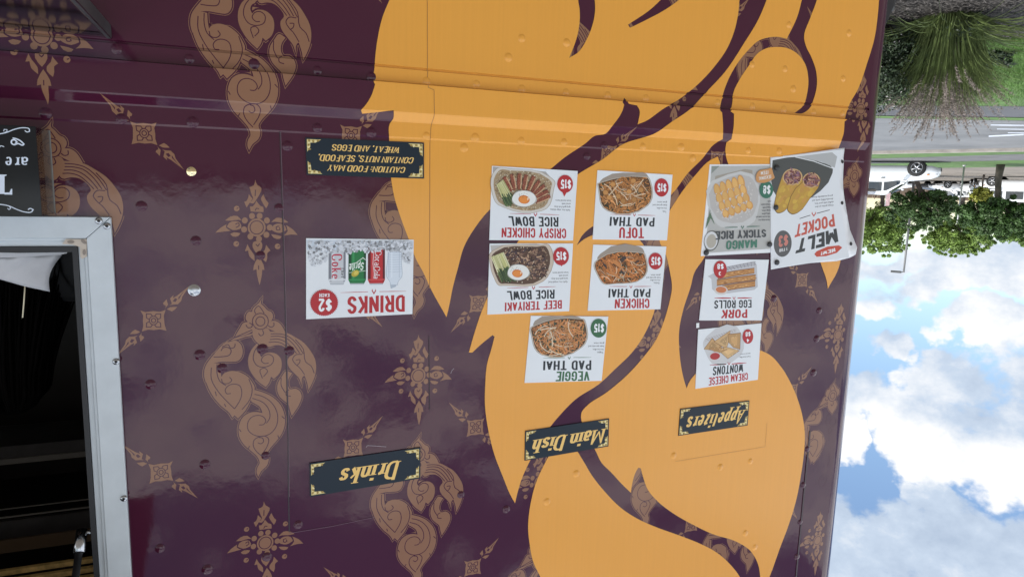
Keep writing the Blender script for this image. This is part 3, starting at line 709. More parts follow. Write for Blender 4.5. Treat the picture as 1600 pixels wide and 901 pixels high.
# ---- seams of the vinyl and the riveted corner
M_['lip'] = mat('vinyl_lip', (0.14, 0.07, 0.10), 0.3)
def vline(pts, w, mi, h=0.0017):
    f_ = Flat(h0=h); f_.stroke([wpx(*p) for p in pts], w); f_.mesh('vinyl_seam', [M_[('seam', 'seam_o', 'lip')[mi]]], truck, follow=True)
vline([(437.5, 206), (440.5, 300), (445, 450), (450, 675), (451, 775), (452, 830)], 0.0028, 0)
vline([(438.7, 206), (441.7, 300), (446.2, 450), (451.2, 675), (452.2, 775)], 0.0012, 2, 0.00174)
vline([(667.5, -10), (668, 112), (669, 137), (678, 141), (678, 182), (673, 200), (671.5, 226), (671, 450)], 0.0018, 1)
vline([(670, 525), (671, 640)], 0.002, 0)
vline([(452, 832), (520, 821), (585, 807)], 0.0014, 2)
vline([(1055, 720), (1195, 697), (1198, 660)], 0.0009, 1)
bm = bmesh.new()
box_bm(bm, -2.016, -2.009, DW - 0.0024, DW - 0.0014, 2.55, ZT)
link_bm('corner_flange', bm, mat('dark_plum_edge', (0.03, 0.008, 0.014), .3), truck)
bm = bmesh.new()
R_c = 0.10; ring0 = None
for k in range(11):
    a = math.radians(90 * k / 10)
    u, y = U0 - R_c * math.sin(a), DW + R_c - R_c * math.cos(a)
    r2 = (bm.verts.new((u, y, ZB)), bm.verts.new((u, y, ZT)))
    if ring0: f = bm.faces.new((ring0[0], ring0[1], r2[1], r2[0])); f.smooth = True
    ring0 = r2
link_bm('corner_post', bm, M_['purple'], truck)

# ---- rivets
RIV = [(182, 77), (296, 92), (397, 100), (496, 110), (580, 120), (666, 127), (744, 131), (815, 139), (884, 144), (949, 149), (1009, 153), (1121, 160), (1175, 166), (1224, 171), (1271, 175), (1316, 177),
       (71, 177), (301, 191), (190, 186), (496, 200), (580, 207), (666, 212), (742, 215), (814, 220), (881, 222), (944, 227), (1004, 229), (1064, 230), (1169, 235), (1217, 236),
       (794, 90), (815, 60), (885, 67), (1175, 101), (1232, 39), (1226, 108), (1239, 139), (1326, 52), (1317, 123),
       (221, 322), (306, 376), (436, 325), (449, 228), (725, 231), (917, 244), (1082, 247), (235, 600), (312, 554), (320, 725), (250, 856), (324, 889), (415, 711), (466, 819), (417, 869), (720, 772), (791, 795), (299, 268),
       (900, 739), (854, 783), (1052, 711), (1125, 729), (1172, 720), (1164, 832), (1179, 854), (1209, 466), (1280, 485), (1276, 529), (1271, 582), (1261, 701), (1255, 757), (1250, 815), (1245, 869),
       (347, 575), (410, 545), (452, 548), (407, 399)]
rv = bmesh.new()
lathe_bm(rv, [(0.0135, 0.0), (0.0115, 0.0008), (0.0098, 0.0024), (0.0068, 0.0039), (0.0034, 0.0046), (0.0, 0.0048)], (0, 0, 0), (0, -1, 0), 14)
rv.normal_update(); bmesh.ops.recalc_face_normals(rv, faces=rv.faces)
me_p = bpy.data.meshes.new('rivet'); rv.to_mesh(me_p); me_o = me_p.copy(); me_s = me_p.copy(); me_g = me_p.copy(); rv.free(); me_g.materials.append(mat('glint_gold', (0.85, 0.70, 0.42), 0.15, metal=1.0))  # glare on one rivet painted in as a bright gold metal
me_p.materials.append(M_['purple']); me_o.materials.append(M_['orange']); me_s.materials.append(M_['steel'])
tb = world_loc(truck)
def add_rivet(x, y, me, s=1.0):
    u, z = wpx(x, y)
    o = bpy.data.objects.new('rivet', me); col.objects.link(o); o.parent = truck
    o.location = Vector((u, DW - prof(z) - 0.0011, z)) - tb; o.scale = (s, s * (.65 if me == me_o else .7), s)
    return o
for i, (x, y) in enumerate(RIV):
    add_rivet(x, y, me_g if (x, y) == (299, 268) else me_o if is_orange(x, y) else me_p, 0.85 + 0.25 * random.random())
pl = add_rivet(303.5, 453, me_s, 1.15); pl['label'] = 'bright silver rivet among the purple ones'  # a single steel rivet, brighter than its neighbours
bb = bmesh.new(); lathe_bm(bb, [(0.011, 0.0), (0.011, 0.022), (0.008, 0.028), (0, 0.029)], at_y(1355.5, 299, DW + 0.06), (-0.75, -0.65, 0), 12)
link_bm('bolt', bb, M_['steel'], truck)

# ---- serving window
def prism(bm, pts, y0, y1, mi=0):
    a = [bm.verts.new((u, y0, z)) for u, z in pts]; b = [bm.verts.new((u, y1, z)) for u, z in pts]; n = len(pts)
    bm.faces.new(a).material_index = mi; bm.faces.new(b[::-1]).material_index = mi
    for i in range(n):
        f = bm.faces.new((a[i], b[i], b[(i + 1) % n], a[(i + 1) % n])); f.material_index = mi
bm = bmesh.new()
G = 0.0006
def rail4(o, i, o2, i2, y0, y1):
    # four mitred rails between an outer and an inner rectangle; o=(u0,z0,u1,z1)
    P = [(o[0], o[1]), (o[2], o[1]), (o[2], o[3]), (o[0], o[3])]; Q = [(i[0], i[1]), (i[2], i[1]), (i[2], i[3]), (i[0], i[3])]
    for k in range(4):
        d = (Vector(P[(k + 1) % 4]) - Vector(P[k])).normalized() * G
        prism(bm, [(P[k][0] + d.x, P[k][1] + d.y), (P[(k + 1) % 4][0] - d.x, P[(k + 1) % 4][1] - d.y), (Q[(k + 1) % 4][0] - d.x, Q[(k + 1) % 4][1] - d.y), (Q[k][0] + d.x, Q[k][1] + d.y)], y0, y1)
OUT = (fo_u, fo_z, fo_u2, fo_z2); INN = (fi_u, fi_z, fi_u2, fi_z2); GAS = (g_u, g_z, g_u2, g_z2); HOL = (h_u, h_z, h_u2, h_z2)
rail4(OUT, INN, None, None, DW - FP, DW - 0.001)
# recessed inner lip: two small steps down to the seal
mid = (fi_u + (g_u - fi_u) * 0.35, fi_z + (g_z - fi_z) * 0.35, fi_u2 - (fi_u2 - g_u2) * 0.35, fi_z2 - (fi_z2 - g_z2) * 0.35)
rail4((fi_u + .0004, fi_z + .0004, fi_u2 - .0004, fi_z2 - .0004), mid, None, None, DW - FP + 0.006, DW + 0.03)
rail4((mid[0] + .0004, mid[1] + .0004, mid[2] - .0004, mid[3] - .0004), GAS, None, None, DW - FP + 0.014, DW + 0.03)
bmesh.ops.recalc_face_normals(bm, faces=bm.faces)
frame = link_bm('window_frame', bm, M_['white_al'], truck)
bv = frame.modifiers.new('edge', 'BEVEL'); bv.width = 0.0015; bv.segments = 2; bv.limit_method = 'ANGLE'
bm = bmesh.new(); G = 0.0
rail4((g_u + .0005, g_z + .0005, g_u2 - .0005, g_z2 - .0005), HOL, None, None, DW - 0.006, DW + 0.035)
bmesh.ops.recalc_face_normals(bm, faces=bm.faces)
link_bm('seal', bm, M_['black'], frame)
sc = bmesh.new()
lathe_bm(sc, [(0.0085, 0.0), (0.0085, 0.0012), (0.0065, 0.0028), (0.0034, 0.0034)], (0, 0, 0), (0, -1, 0), 14, 0)
lathe_bm(sc, [(0.0034, 0.0034), (0.003, 0.0010), (0.0, 0.001)], (0, 0, 0), (0, -1, 0), 14, 1)
me_sc = bpy.data.meshes.new('screw'); sc.to_mesh(me_sc); sc.free(); me_sc.materials.append(M_['steel']); me_sc.materials.append(M_['black'])
fb = world_loc(frame)
for (x, y) in ((154.5, 345), (167, 353), (181.5, 564.5), (193.5, 778)):
    p = at_y(x, y, DW - FP - 0.0004); o = bpy.data.objects.new('screw', me_sc); col.objects.link(o); o.parent = frame; o.location = p - fb
bm = bmesh.new()
brk = [(97, 381), (103, 373.5), (135.5, 373.5), (135.5, 401), (128, 404.5), (125.5, 401), (125, 386), (115, 382.5)]
prism(bm, [tuple(at_y(x, y, DW - FP + 0.002)[k] for k in (0, 2)) for x, y in brk], DW - FP + 0.002, DW + 0.006, 0)
for c_, rx, ry, rot in (((110.5, 378), 5.5, 2.6, 0), ((130.5, 377.5), 5.0, 2.6, 40), ((131.5, 394), 2.6, 4.6, 0)):
    pts = []
    for k in range(12):
        a = 2 * math.pi * k / 12; x, y = rx * math.cos(a), ry * math.sin(a); t = math.radians(rot)
        pts.append(tuple(at_y(c_[0] + x * math.cos(t) - y * math.sin(t), c_[1] + x * math.sin(t) + y * math.cos(t), DW - FP + 0.0004)[k2] for k2 in (0, 2)))
    prism(bm, pts, DW - FP + 0.0004, DW - FP + 0.0019, 1)
bmesh.ops.recalc_face_normals(bm, faces=bm.faces)
link_bm('corner_bracket', bm, [M_['bracket'], M_['bracket_dk']], frame)

# ---- serving shelf below the window
s_z = wpx(90, 52)[1]
bm = bmesh.new(); xl = 0.292
box_bm(bm, xl, 2.4, DW - 0.46, DW - 0.0035, s_z - 0.012, s_z, 0, 0.003)
box_bm(bm, xl - 0.012, xl - 0.0005, DW - 0.46, DW - 0.004, s_z - 0.03, s_z + 0.003, 1, 0.002)
box_bm(bm, xl, 2.4, DW - 0.474, DW - 0.4605, s_z - 0.03, s_z + 0.003, 1, 0.002)
link_bm('serving_shelf', bm, [M_['shelf'], M_['dark_grey']], truck)
# ---- raised awning door over the window and the gas strut that holds it
bm = bmesh.new()
pa = at_y(241, 771, DW + 0.78)          # where its edge shows mirrored in the wall
prism(bm, [(0, 0), (1, 0), (1, 1), (0, 1)], 0, 1)
for v in bm.verts:
    v.co = Vector((pa.x if v.co.x < .5 else fo_u2, DW - 0.02 if v.co.y > .5 else DW - 0.78, (3.06 if v.co.y > .5 else pa.z) + (0.035 if v.co.z > .5 else 0)))
bmesh.ops.recalc_face_normals(bm, faces=bm.faces)
aw = link_bm('awning_door', bm, mat('dark_awning', (0.03, 0.014, 0.018), .5), truck)
bm = bmesh.new()
p0 = at_y(127.5, 831, DW + 0.01); p1 = Vector((p0.x + 0.012, DW - 0.42, 2.975))
tube_bm(bm, [p0 + (p1 - p0) * 0.08, p0 + (p1 - p0) * 0.3, p1], 0.009, 10, 0)
tube_bm(bm, [p0 - (p1 - p0) * 0.01, p0 + (p1 - p0) * 0.09], 0.0135, 10, 1)
tube_bm(bm, [p0 + Vector((-0.004, 0, 0)), p0 + Vector((0.0, 0, 0)), p0 + Vector((-0.03, 0.0, 0.004))], 0.006, 8, 1)
link_bm('gas_strut', bm, [M_['black'], M_['steel']], truck)

# ---- the rest of the body
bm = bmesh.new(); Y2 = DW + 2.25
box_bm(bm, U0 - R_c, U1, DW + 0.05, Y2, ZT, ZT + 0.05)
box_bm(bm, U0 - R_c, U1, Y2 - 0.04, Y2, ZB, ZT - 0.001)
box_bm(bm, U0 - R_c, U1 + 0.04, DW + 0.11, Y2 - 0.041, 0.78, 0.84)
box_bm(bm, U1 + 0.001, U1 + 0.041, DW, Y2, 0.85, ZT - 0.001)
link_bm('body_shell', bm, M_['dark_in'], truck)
bm = bmesh.new(); box_bm(bm, U0 - R_c, U0 - R_c + 0.03, DW + R_c + 0.001, Y2 - 0.05, ZB, ZT - 0.002)
link_bm('end_wall', bm, M_['purple'], truck)
bm = bmesh.new(); box_bm(bm, U0 - 0.26, U0 - R_c - 0.002, DW + 0.06, Y2, 0.5, 0.78, 0, 0.03)
link_bm('bumper', bm, M_['black'], truck)
bm = bmesh.new(); box_bm(bm, U0 - R_c - 0.075, U0 - R_c + 0.01, DW + 0.075, DW + 0.34, 0.5, 1.06, 0, 0.02)
for v in bm.verts:
    if v.co.z > .9 and v.co.x < U0 - R_c - 0.02: v.co.z -= 0.10
link_bm('corner_guard', bm, M_['black'], truck)
for (pts, w) in (([(572, 698), (574, 695), (590, 696), (603, 697)], .0011), ([(704, 583), (706, 578), (709, 575)], .0012)):
    f_ = Flat(h0=0.00178); f_.stroke([wpx(*p_) for p_ in pts], w); f_.mesh('scratch', [mat('bare_scratch', (0.42, 0.36, 0.40), .4)], truck)
for wx in (-1.1, 3.0):
    for wy in (DW + 0.14, Y2 - 0.14):
        bm = bmesh.new()
        lathe_bm(bm, [(0.22, -0.11), (0.36, -0.11), (0.39, -0.07), (0.39, 0.07), (0.36, 0.11), (0.22, 0.11)], (wx, wy, 0.39), (0, 1, 0), 28)
        ty = link_bm('wheel', bm, M_['black'], truck)
        bm = bmesh.new(); lathe_bm(bm, [(0.22, -0.10), (0.15, -0.06), (0.0, -0.05), (0.0, 0.05), (0.15, 0.06), (0.22, 0.10)], (wx, wy, 0.39), (0, 1, 0), 24)
        link_bm('rim', bm, M_['steel'], ty)
# inside: cupboards, shelf rails and a slatted vent seen in the dark
def inner(x, y, dep): return at_y(x, y, DW + dep)
bm = bmesh.new()
a = inner(0, 721, 1.5); b = inner(0, 712, 1.5); c = inner(0, 705, 1.5)
box_bm(bm, -1.0, 3.6, DW + 1.5, DW + 1.8, min(a.z, c.z) - 0.02, max(a.z, c.z) - 0.012, 0)
box_bm(bm, -1.0, 3.6, DW + 1.49, DW + 1.4995, a.z - 0.012, a.z + 0.012, 1)
link_bm('inner_shelf', bm, [M_['dark_grey'], M_['shelf_in']], truck)
bm = bmesh.new()
z1 = inner(0, 809, 1.2).z; box_bm(bm, -1.0, 3.6, DW + 1.2, DW + 1.206, z1 - 0.003, z1 + 0.003, 0)
z1 = inner(0, 796, 1.2).z; box_bm(bm, -1.0, 3.6, DW + 1.2, DW + 1.206, z1 - 0.002, z1 + 0.002, 0)
z2 = inner(0, 846, 1.2).z; box_bm(bm, -1.0, 3.6, DW + 1.22, DW + 1.24, z1 + 0.06, z2, 1)
link_bm('cupboard_rail', bm, [M_['shelf_in'], M_['dark_grey']], truck)
bm = bmesh.new()
za = inner(0, 880, 1.0).z
box_bm(bm, -1.0, 3.6, DW + 1.02, DW + 1.03, inner(0, 848, 1.0).z, za - 0.03, 1)
for k, (y0, dd) in enumerate(((893, 0.9), (908, 0.82), (922, 0.74))):
    zz = inner(0, y0, dd).z
    box_bm(bm, -0.6, 3.6, DW + dd - 0.018, DW + dd, zz - 0.010, zz + 0.008, 0)
link_bm('slatted_vent', bm, [M_['brass'], mat('brown_panel', (0.09, 0.06, 0.035), 0.5)], truck)
bm = bmesh.new()
for r in range(5):
    for q in range(9):
        u = 0.3 + q * 0.16 + (r % 2) * 0.08; z = 1.75 + r * 0.085
        box_bm(bm, u + 0.003, u + 0.157, DW + 2.17, DW + 2.2, z + 0.003, z + 0.082)
link_bm('tiled_wall', bm, mat('cream_tile', (0.16, 0.145, 0.115), 0.5, vary=0.15), truck)

# ------------------------------------------------------------------ menu cards, signs and what is stuck to the wall
RED, DARK, GREEN = (0.42, 0.020, 0.026), (0.020, 0.024, 0.030), (0.035, 0.13, 0.055)
WHITE = (0.80, 0.82, 0.84)
class Crop:
    """coordinates of an enlarged piece of the photograph -> the wall"""
    def __init__(s, ox, oy, k): s.ox, s.oy, s.k = ox, oy, k
    def __call__(s, p): return wpx(s.ox + p[0] * s.k, s.oy + p[1] * s.k)
    def many(s, pts): return [s(p) for p in pts]
    def ell(s, cx, cy, rx, ry, rot=0, n=20):
        t = math.radians(rot); out = []
        for i in range(n):
            a = 2 * math.pi * i / n; x, y = rx * math.cos(a), ry * math.sin(a)
            out.append(s((cx + x * math.cos(t) - y * math.sin(t), cy + x * math.sin(t) + y * math.cos(t))))
        return out
    def width(s, w): a = s((0, 0)); b = s((100, 0)); return abs(b[0] - a[0]) / 100 * w
PAPER_T = 0.0036
def card_base(name, label, cat, group, C, quad, m='paper', pname='paper', thick=PAPER_T, skew=0.0):
    uz = C.many(quad)
    cu = sum(p[0] for p in uz) / 4; cz = min(p[1] for p in uz)
    root = empty(name, (cu, DW, cz), label, cat, group)
    bm = bmesh.new()
    prism(bm, uz, DW - thick, DW - 0.0013)
    bmesh.ops.recalc_face_normals(bm, faces=bm.faces)
    link_bm(pname, bm, M_[m] if isinstance(m, str) else m, root)
    return root
def child(fl, name, root): return fl.mesh(name, [M_['ink']], root, ink=True)
H0 = PAPER_T + 0.00006
def icon(fl, C, x, y, s, c):
    fl.poly(C.many([(x - s * .55, y - s), (x - s * .75, y - .2 * s), (x - s * .3, y + s * .45), (x, y + s), (x + s * .3, y + s * .45), (x + s * .75, y - .2 * s), (x + s * .55, y - s), (x + s * .3, y - .1 * s), (x, y + .25 * s), (x - s * .3, y - .1 * s)]), c)
def divider(root, C, l, r, ic, s, c):
    fl = Flat(H0)
    for (a, b) in (l, r):
        tap = C.width(7)
        fl.stroke(C.many([a, ((a[0] + b[0]) / 2, (a[1] + b[1]) / 2), b]), [tap * .35, tap, tap * .7] if a[0] < ic[0] else [tap * .7, tap, tap * .35], c)
    icon(fl, C, ic[0], ic[1], s, c)
    child(fl, 'divider', root)
def title(root, C, lines):
    for txt, quad, c in lines:
        fl = Flat(H0); lettering(fl, txt, C.many(quad), c)
        child(fl, 'title_lettering', root)
def desc(root, C, rows, hh=11, c=(0.05, 0.05, 0.06)):
    """rows: (text, y at the right end, x left, x right) measured on the upside-down picture"""
    fl = Flat(H0)
    for txt, y, x0, x1, sl in rows:
        plain_text(fl, txt, C.many([(x1, y + hh), (x0, y + hh + sl), (x0, y - hh + sl), (x1, y - hh)]), c)
    child(fl, 'description_lettering', root)
def badge(root, C, ell, c, texts, tail=None, star=0):
    fl = Flat(H0 + 0.0014)
    cx, cy, rx, ry = ell
    if star:
        pts = []
        for i in range(star * 2):
            a = math.pi * i / star; k = 1.0 if i % 2 else 0.93
            pts.append(C((cx + rx * k * math.cos(a), cy + ry * k * math.sin(a))))
        fl.poly(pts, c)
    else: fl.poly(C.ell(cx, cy, rx, ry, 0, 28), c)
    if tail: fl.poly(C.many(tail), c)
    o = child(fl, 'price_badge', root)
    f2 = Flat(H0 + 0.0016)
    for txt, q, cc in texts: lettering(f2, txt, C.many(q), cc, cw=0.32, t=0.17)
    f2.mesh('price_lettering', [M_['ink']], o, ink=True)
def jit(c, k=0.25, r=random):
    f = 1 + r.uniform(-k, k); return tuple(max(0, min(1, x * f)) for x in c)
def in_poly(p, poly): return pt_in(p, poly)
def inset(poly, k):
    cx = sum(p[0] for p in poly) / len(poly); cy = sum(p[1] for p in poly) / len(poly)
    return [(cx + (x - cx) * k, cy + (y - cy) * k) for x, y in poly]
def rnd_in(poly, r):
    xs = [p[0] for p in poly]; ys = [p[1] for p in poly]
    while True:
        p = (r.uniform(min(xs), max(xs)), r.uniform(min(ys), max(ys)))
        if in_poly(p, poly): return p
def worm(fl, C, r, p, ang, L, w, c, bend=1.0, clip=None):
    pts = [p]; a = ang; n = 5
    db = r.uniform(-bend, bend) / n
    for i in range(n):
        a += db; q = (pts[-1][0] + math.cos(a) * L / n, pts[-1][1] + math.sin(a) * L / n)
        if clip and not in_poly(q, clip): break
        pts.append(q)
    if len(pts) > 2: fl.stroke(C.many(pts), C.width(w), c)
def tray(fl, C, rim, side=None, rimc=(0.56, 0.50, 0.42), k=0.955, fillc=(0.10, 0.05, 0.02), shadow=None):
    if shadow: fl.poly(C.many(smooth_loop(shadow, sub=3)), (0.42, 0.44, 0.47))
    if side: fl.poly(C.many(smooth_loop(side, sub=3)), (0.32, 0.27, 0.225))
    R = smooth_loop(rim, sub=4)
    fl.poly(C.many(R), (0.30, 0.24, 0.18)); fl.poly(C.many(inset(R, 0.985)), rimc)
    I = inset(R, k); fl.poly(C.many(I), fillc)
    return I
def noodles(fl, C, r, I, base, n=330, sprouts=18, greens=30):
    for i in range(n):
        worm(fl, C, r, rnd_in(I, r), r.uniform(0, 6.3), r.uniform(90, 190), r.uniform(6, 12), jit(base if i % 5 else (base[0] * 1.35, base[1] * 1.6, base[2] * 2.2), .55, r), 2.6, I)
        if i % 7 == 0: fl.poly(C.ell(*rnd_in(inset(I, .95), r), r.uniform(8, 18), r.uniform(5, 10), r.uniform(0, 180), 7), jit((0.10, 0.03, 0.012), .5, r))
    for i in range(greens):
        fl.poly(C.ell(*rnd_in(inset(I, .92), r), r.uniform(9, 24), r.uniform(5, 11), r.uniform(0, 180), 7), jit((0.03, 0.045, 0.02), .5, r))
    for i in range(sprouts):
        worm(fl, C, r, rnd_in(inset(I, .9), r), r.uniform(0, 6.3), r.uniform(110, 230), r.uniform(5, 9), jit((0.60, 0.46, 0.31), .3, r), 2.0, I)
CS = 0.13321
MENU = 'menu cards stuck to the orange mural'
# -- tofu, chicken and veggie noodles
def noodle_card(ox, oy, seed, label, corners, rim, side, tp, bell, bcol, bq, word, wq, wc, pq, div, rows, n=200, base=(0.42, 0.17, 0.045)):
    C = Crop(ox, oy, CS); r = random.Random(seed)
    root = card_base('menu_card', label, 'menu card', MENU, C, corners)
    fl = Flat(H0, 4e-6)
    I = tray(fl, C, rim, side)
    noodles(fl, C, r, I, base)
    if tp == 'tofu':
        for (x, y) in ((350, 205), (265, 300), (415, 345), (540, 290), (590, 165), (680, 270), (600, 385), (470, 400), (310, 360)):
            fl.poly(C.ell(x, y, 38, 36, r.uniform(0, 90), 7), (0.28, 0.11, 0.025)); fl.poly(C.ell(x - 3, y + 5, 31, 28, r.uniform(0, 90), 7), jit((0.50, 0.24, 0.07), .2, r))
        for a, b in (((245, 205), (330, 280)), ((410, 215), (300, 340)), ((440, 310), (520, 395)), ((555, 215), (630, 305)), ((705, 155), (620, 245)), ((355, 330), (400, 450)), ((440, 465), (570, 435)), ((600, 350), (730, 320))):
            fl.stroke(C.many([a, ((a[0] + b[0]) / 2 + 8, (a[1] + b[1]) / 2 - 6), b]), C.width(10), (0.72, 0.55, 0.36))
    if tp == 'chicken':
        for pts in ([(345, 260), (380, 360), (480, 440), (470, 455), (370, 400), (330, 290)], [(375, 215), (440, 250), (500, 320), (480, 330), (400, 275)], [(550, 370), (600, 320), (650, 290), (640, 310), (590, 350), (555, 380)], [(620, 250), (660, 200), (690, 190), (680, 215), (640, 255)], [(530, 360), (560, 340), (630, 300), (650, 270), (560, 330)]):
            fl.poly(C.many(pts), jit((0.50, 0.20, 0.06), .15, r))
        for pts in ([(475, 215), (520, 180), (550, 200), (500, 260), (480, 250)], [(260, 255), (310, 290), (320, 340), (280, 300)], [(650, 250), (700, 230), (690, 255), (640, 270)], [(480, 340), (530, 390), (510, 405), (470, 370)]):
            fl.poly(C.many(pts), (0.05, 0.035, 0.03))
    if tp == 'veggie':
        for i in range(46): fl.poly(C.ell(*rnd_in(inset(I, .93), r), r.uniform(12, 28), r.uniform(7, 13), r.uniform(0, 180), 8), jit((0.035, 0.05, 0.028), .5, r))
        for i in range(60): worm(fl, C, r, rnd_in(I, r), r.uniform(0, 6.3), r.uniform(90, 180), 9, jit((0.50, 0.22, 0.07), .4, r), 2.6, I)
        for i in range(10): worm(fl, C, r, rnd_in(I, r), r.uniform(0, 6.3), 190, 10, (0.70, 0.58, 0.42), 1.2, I)
    child(fl, 'food_picture', root)
    badge(root, C, bell, bcol, [('$15', bq, WHITE)])
    title(root, C, [(word, wq, wc), ('PAD THAI', pq, DARK)])
    divider(root, C, div[0], div[1], div[2], 22, wc)
    desc(root, C, rows)
noodle_card(910, 260, 3, 'white menu card reading TOFU PAD THAI in red and dark letters', [(172, 45), (1050, 98), (985, 865), (115, 855)],
            [(165, 200), (220, 180), (690, 115), (770, 128), (800, 190), (795, 420), (760, 462), (290, 525), (230, 480), (178, 270)], [(210, 165), (235, 140), (600, 75), (740, 85), (775, 135), (190, 200)],
            'tofu', (918, 248, 83, 107), RED, [(972, 302), (868, 296), (872, 196), (976, 202)], 'TOFU', [(715, 842), (423, 838), (428, 712), (712, 718)], RED,
            [(835, 705), (310, 697), (318, 590), (842, 600)], (((320, 560), (565, 567)), ((645, 570), (850, 575)), (603, 567)),
            [('Tofu,', 530, 932, 977, 0), ('rice noodles,', 492, 863, 980, 0), ('bean sprouts and', 456, 818, 984, -2), ('green onion.', 422, 868, 986, -2)])
noodle_card(905, 375, 4, 'white menu card reading CHICKEN PAD THAI below the tofu card', [(160, 52), (1015, 75), (945, 808), (95, 825)],
            [(170, 262), (210, 222), (690, 138), (760, 150), (780, 200), (775, 410), (730, 455), (420, 512), (275, 512), (210, 420)], [(205, 215), (240, 160), (690, 72), (735, 95), (760, 145), (215, 235)],
            'chicken', (885, 245, 82, 98), RED, [(943, 295), (833, 290), (838, 192), (945, 197)], 'CHICKEN', [(818, 795), (408, 798), (415, 685), (815, 682)], RED,
            [(825, 668), (335, 672), (340, 570), (832, 568)], (((350, 540), (555, 542)), ((640, 542), (840, 540)), (600, 545)),
            [('Chicken,', 502, 865, 937, 0), ('rice noodles,', 470, 823, 941, 0), ('bean sprouts and', 440, 782, 945, 0), ('green onion.', 410, 830, 946, 0)], base=(0.44, 0.15, 0.035))
noodle_card(810, 485, 5, 'white menu card reading VEGGIE PAD THAI with green title and green price circle', [(142, 58), (1048, 68), (970, 818), (68, 843)],
            [(135, 195), (185, 168), (690, 86), (770, 100), (790, 150), (785, 380), (740, 430), (265, 517), (210, 480), (145, 300)], [(175, 140), (190, 115), (500, 65), (700, 72), (740, 95), (165, 172)],
            'veggie', (932, 203, 93, 110), GREEN, [(993, 255), (877, 250), (882, 148), (998, 150)], 'VEGGIE', [(828, 818), (430, 825), (445, 710), (825, 703)], GREEN,
            [(848, 692), (283, 695), (288, 588), (850, 578)], (((285, 552), (540, 548)), ((640, 546), (850, 545)), (590, 550)),
            [('Veggies,', 490, 915, 988, 0), ('rice noodles,', 454, 865, 992, 0), ('bean sprouts and', 416, 815, 998, 0), ('green onion.', 380, 875, 1001, 0)], base=(0.50, 0.20, 0.07))
# -- rice bowls
def egg(fl, C, r, cx, cy, rx, ry, yx, yy, yr, yr2):
    pts = []
    for i in range(26):
        a = 2 * math.pi * i / 26; k = 1 + 0.04 * math.sin(3 * a + 1) + 0.03 * math.sin(5 * a)
        pts.append(C((cx + rx * k * math.cos(a), cy + ry * k * math.sin(a))))
    fl.poly(pts, (0.40, 0.38, 0.34)); fl.poly(C.ell(cx, cy, rx * .95, ry * .94, 0, 24), (0.74, 0.74, 0.71))
    fl.poly(C.ell(yx, yy, yr, yr2, 8, 20), (0.60, 0.17, 0.03)); fl.poly(C.ell(yx - 4, yy + 3, yr * .8, yr2 * .78, 8, 20), (0.72, 0.25, 0.05))
    fl.poly(C.ell(yx + yr * .7, yy - yr2 * .2, yr * .12, yr2 * .4, 10, 8), (0.8, 0.62, 0.45))
    for i in range(16): fl.poly(C.ell(cx + r.uniform(-.75, .3) * rx, cy + r.uniform(-.7, -.1) * ry, 4, 3, 0, 5), (0.10, 0.14, 0.08))
def bokchoy(fl, C, r, stem, leaf_to, n=26):
    a0, a1 = stem; b0, b1 = leaf_to
    for i in range(n):
        s = (i + .5) / n; p = (a0[0] * (1 - s) + a1[0] * s, a0[1] * (1 - s) + a1[1] * s); q = (b0[0] * (1 - s) + b1[0] * s, b0[1] * (1 - s) + b1[1] * s)
        k = r.uniform(.42, .62); m1 = (p[0] + (q[0] - p[0]) * k + r.uniform(-8, 8), p[1] + (q[1] - p[1]) * k)
        e = r.uniform(.85, 1.02); q = (p[0] + (q[0] - p[0]) * e, p[1] + (q[1] - p[1]) * e)
        fl.stroke(C.many([p, m1]), C.width(r.uniform(9, 16)), jit((0.46, 0.45, 0.19) if i % 3 else (0.62, 0.60, 0.38), .25, r))
        fl.stroke(C.many([m1, q]), C.width(r.uniform(10, 17)), jit((0.035, 0.065, 0.022) if i % 3 else (0.16, 0.22, 0.08), .5, r))
def rice(fl, C, r, I, n=260):
    for i in range(n):
        fl.poly(C.ell(*rnd_in(I, r), r.uniform(6, 11), r.uniform(4, 6), r.uniform(0, 180), 6), jit(r.choice([(0.66, 0.60, 0.47), (0.58, 0.50, 0.36), (0.46, 0.37, 0.24), (0.16, 0.10, 0.05)]), .2, r))
C = Crop(760, 255, CS); r = random.Random(11)
root = card_base('menu_card', 'white menu card reading CRISPY CHICKEN RICE BOWL with sliced chicken and a fried egg', 'menu card', MENU, C, [(62, 32), (1065, 92), (1010, 905), (30, 900)])
fl = Flat(H0, 4e-6)
fl.poly(C.many([(70, 40), (690, 100), (745, 165), (740, 190), (70, 110)]), (0.36, 0.35, 0.34))
I = tray(fl, C, [(68, 120), (130, 52), (250, 60), (750, 165), (803, 225), (790, 290), (705, 530), (640, 560), (200, 520), (110, 470), (68, 380)], rimc=(0.60, 0.57, 0.52), k=0.90, fillc=(0.36, 0.26, 0.15))
rice(fl, C, r, inset(I, .97), 620)
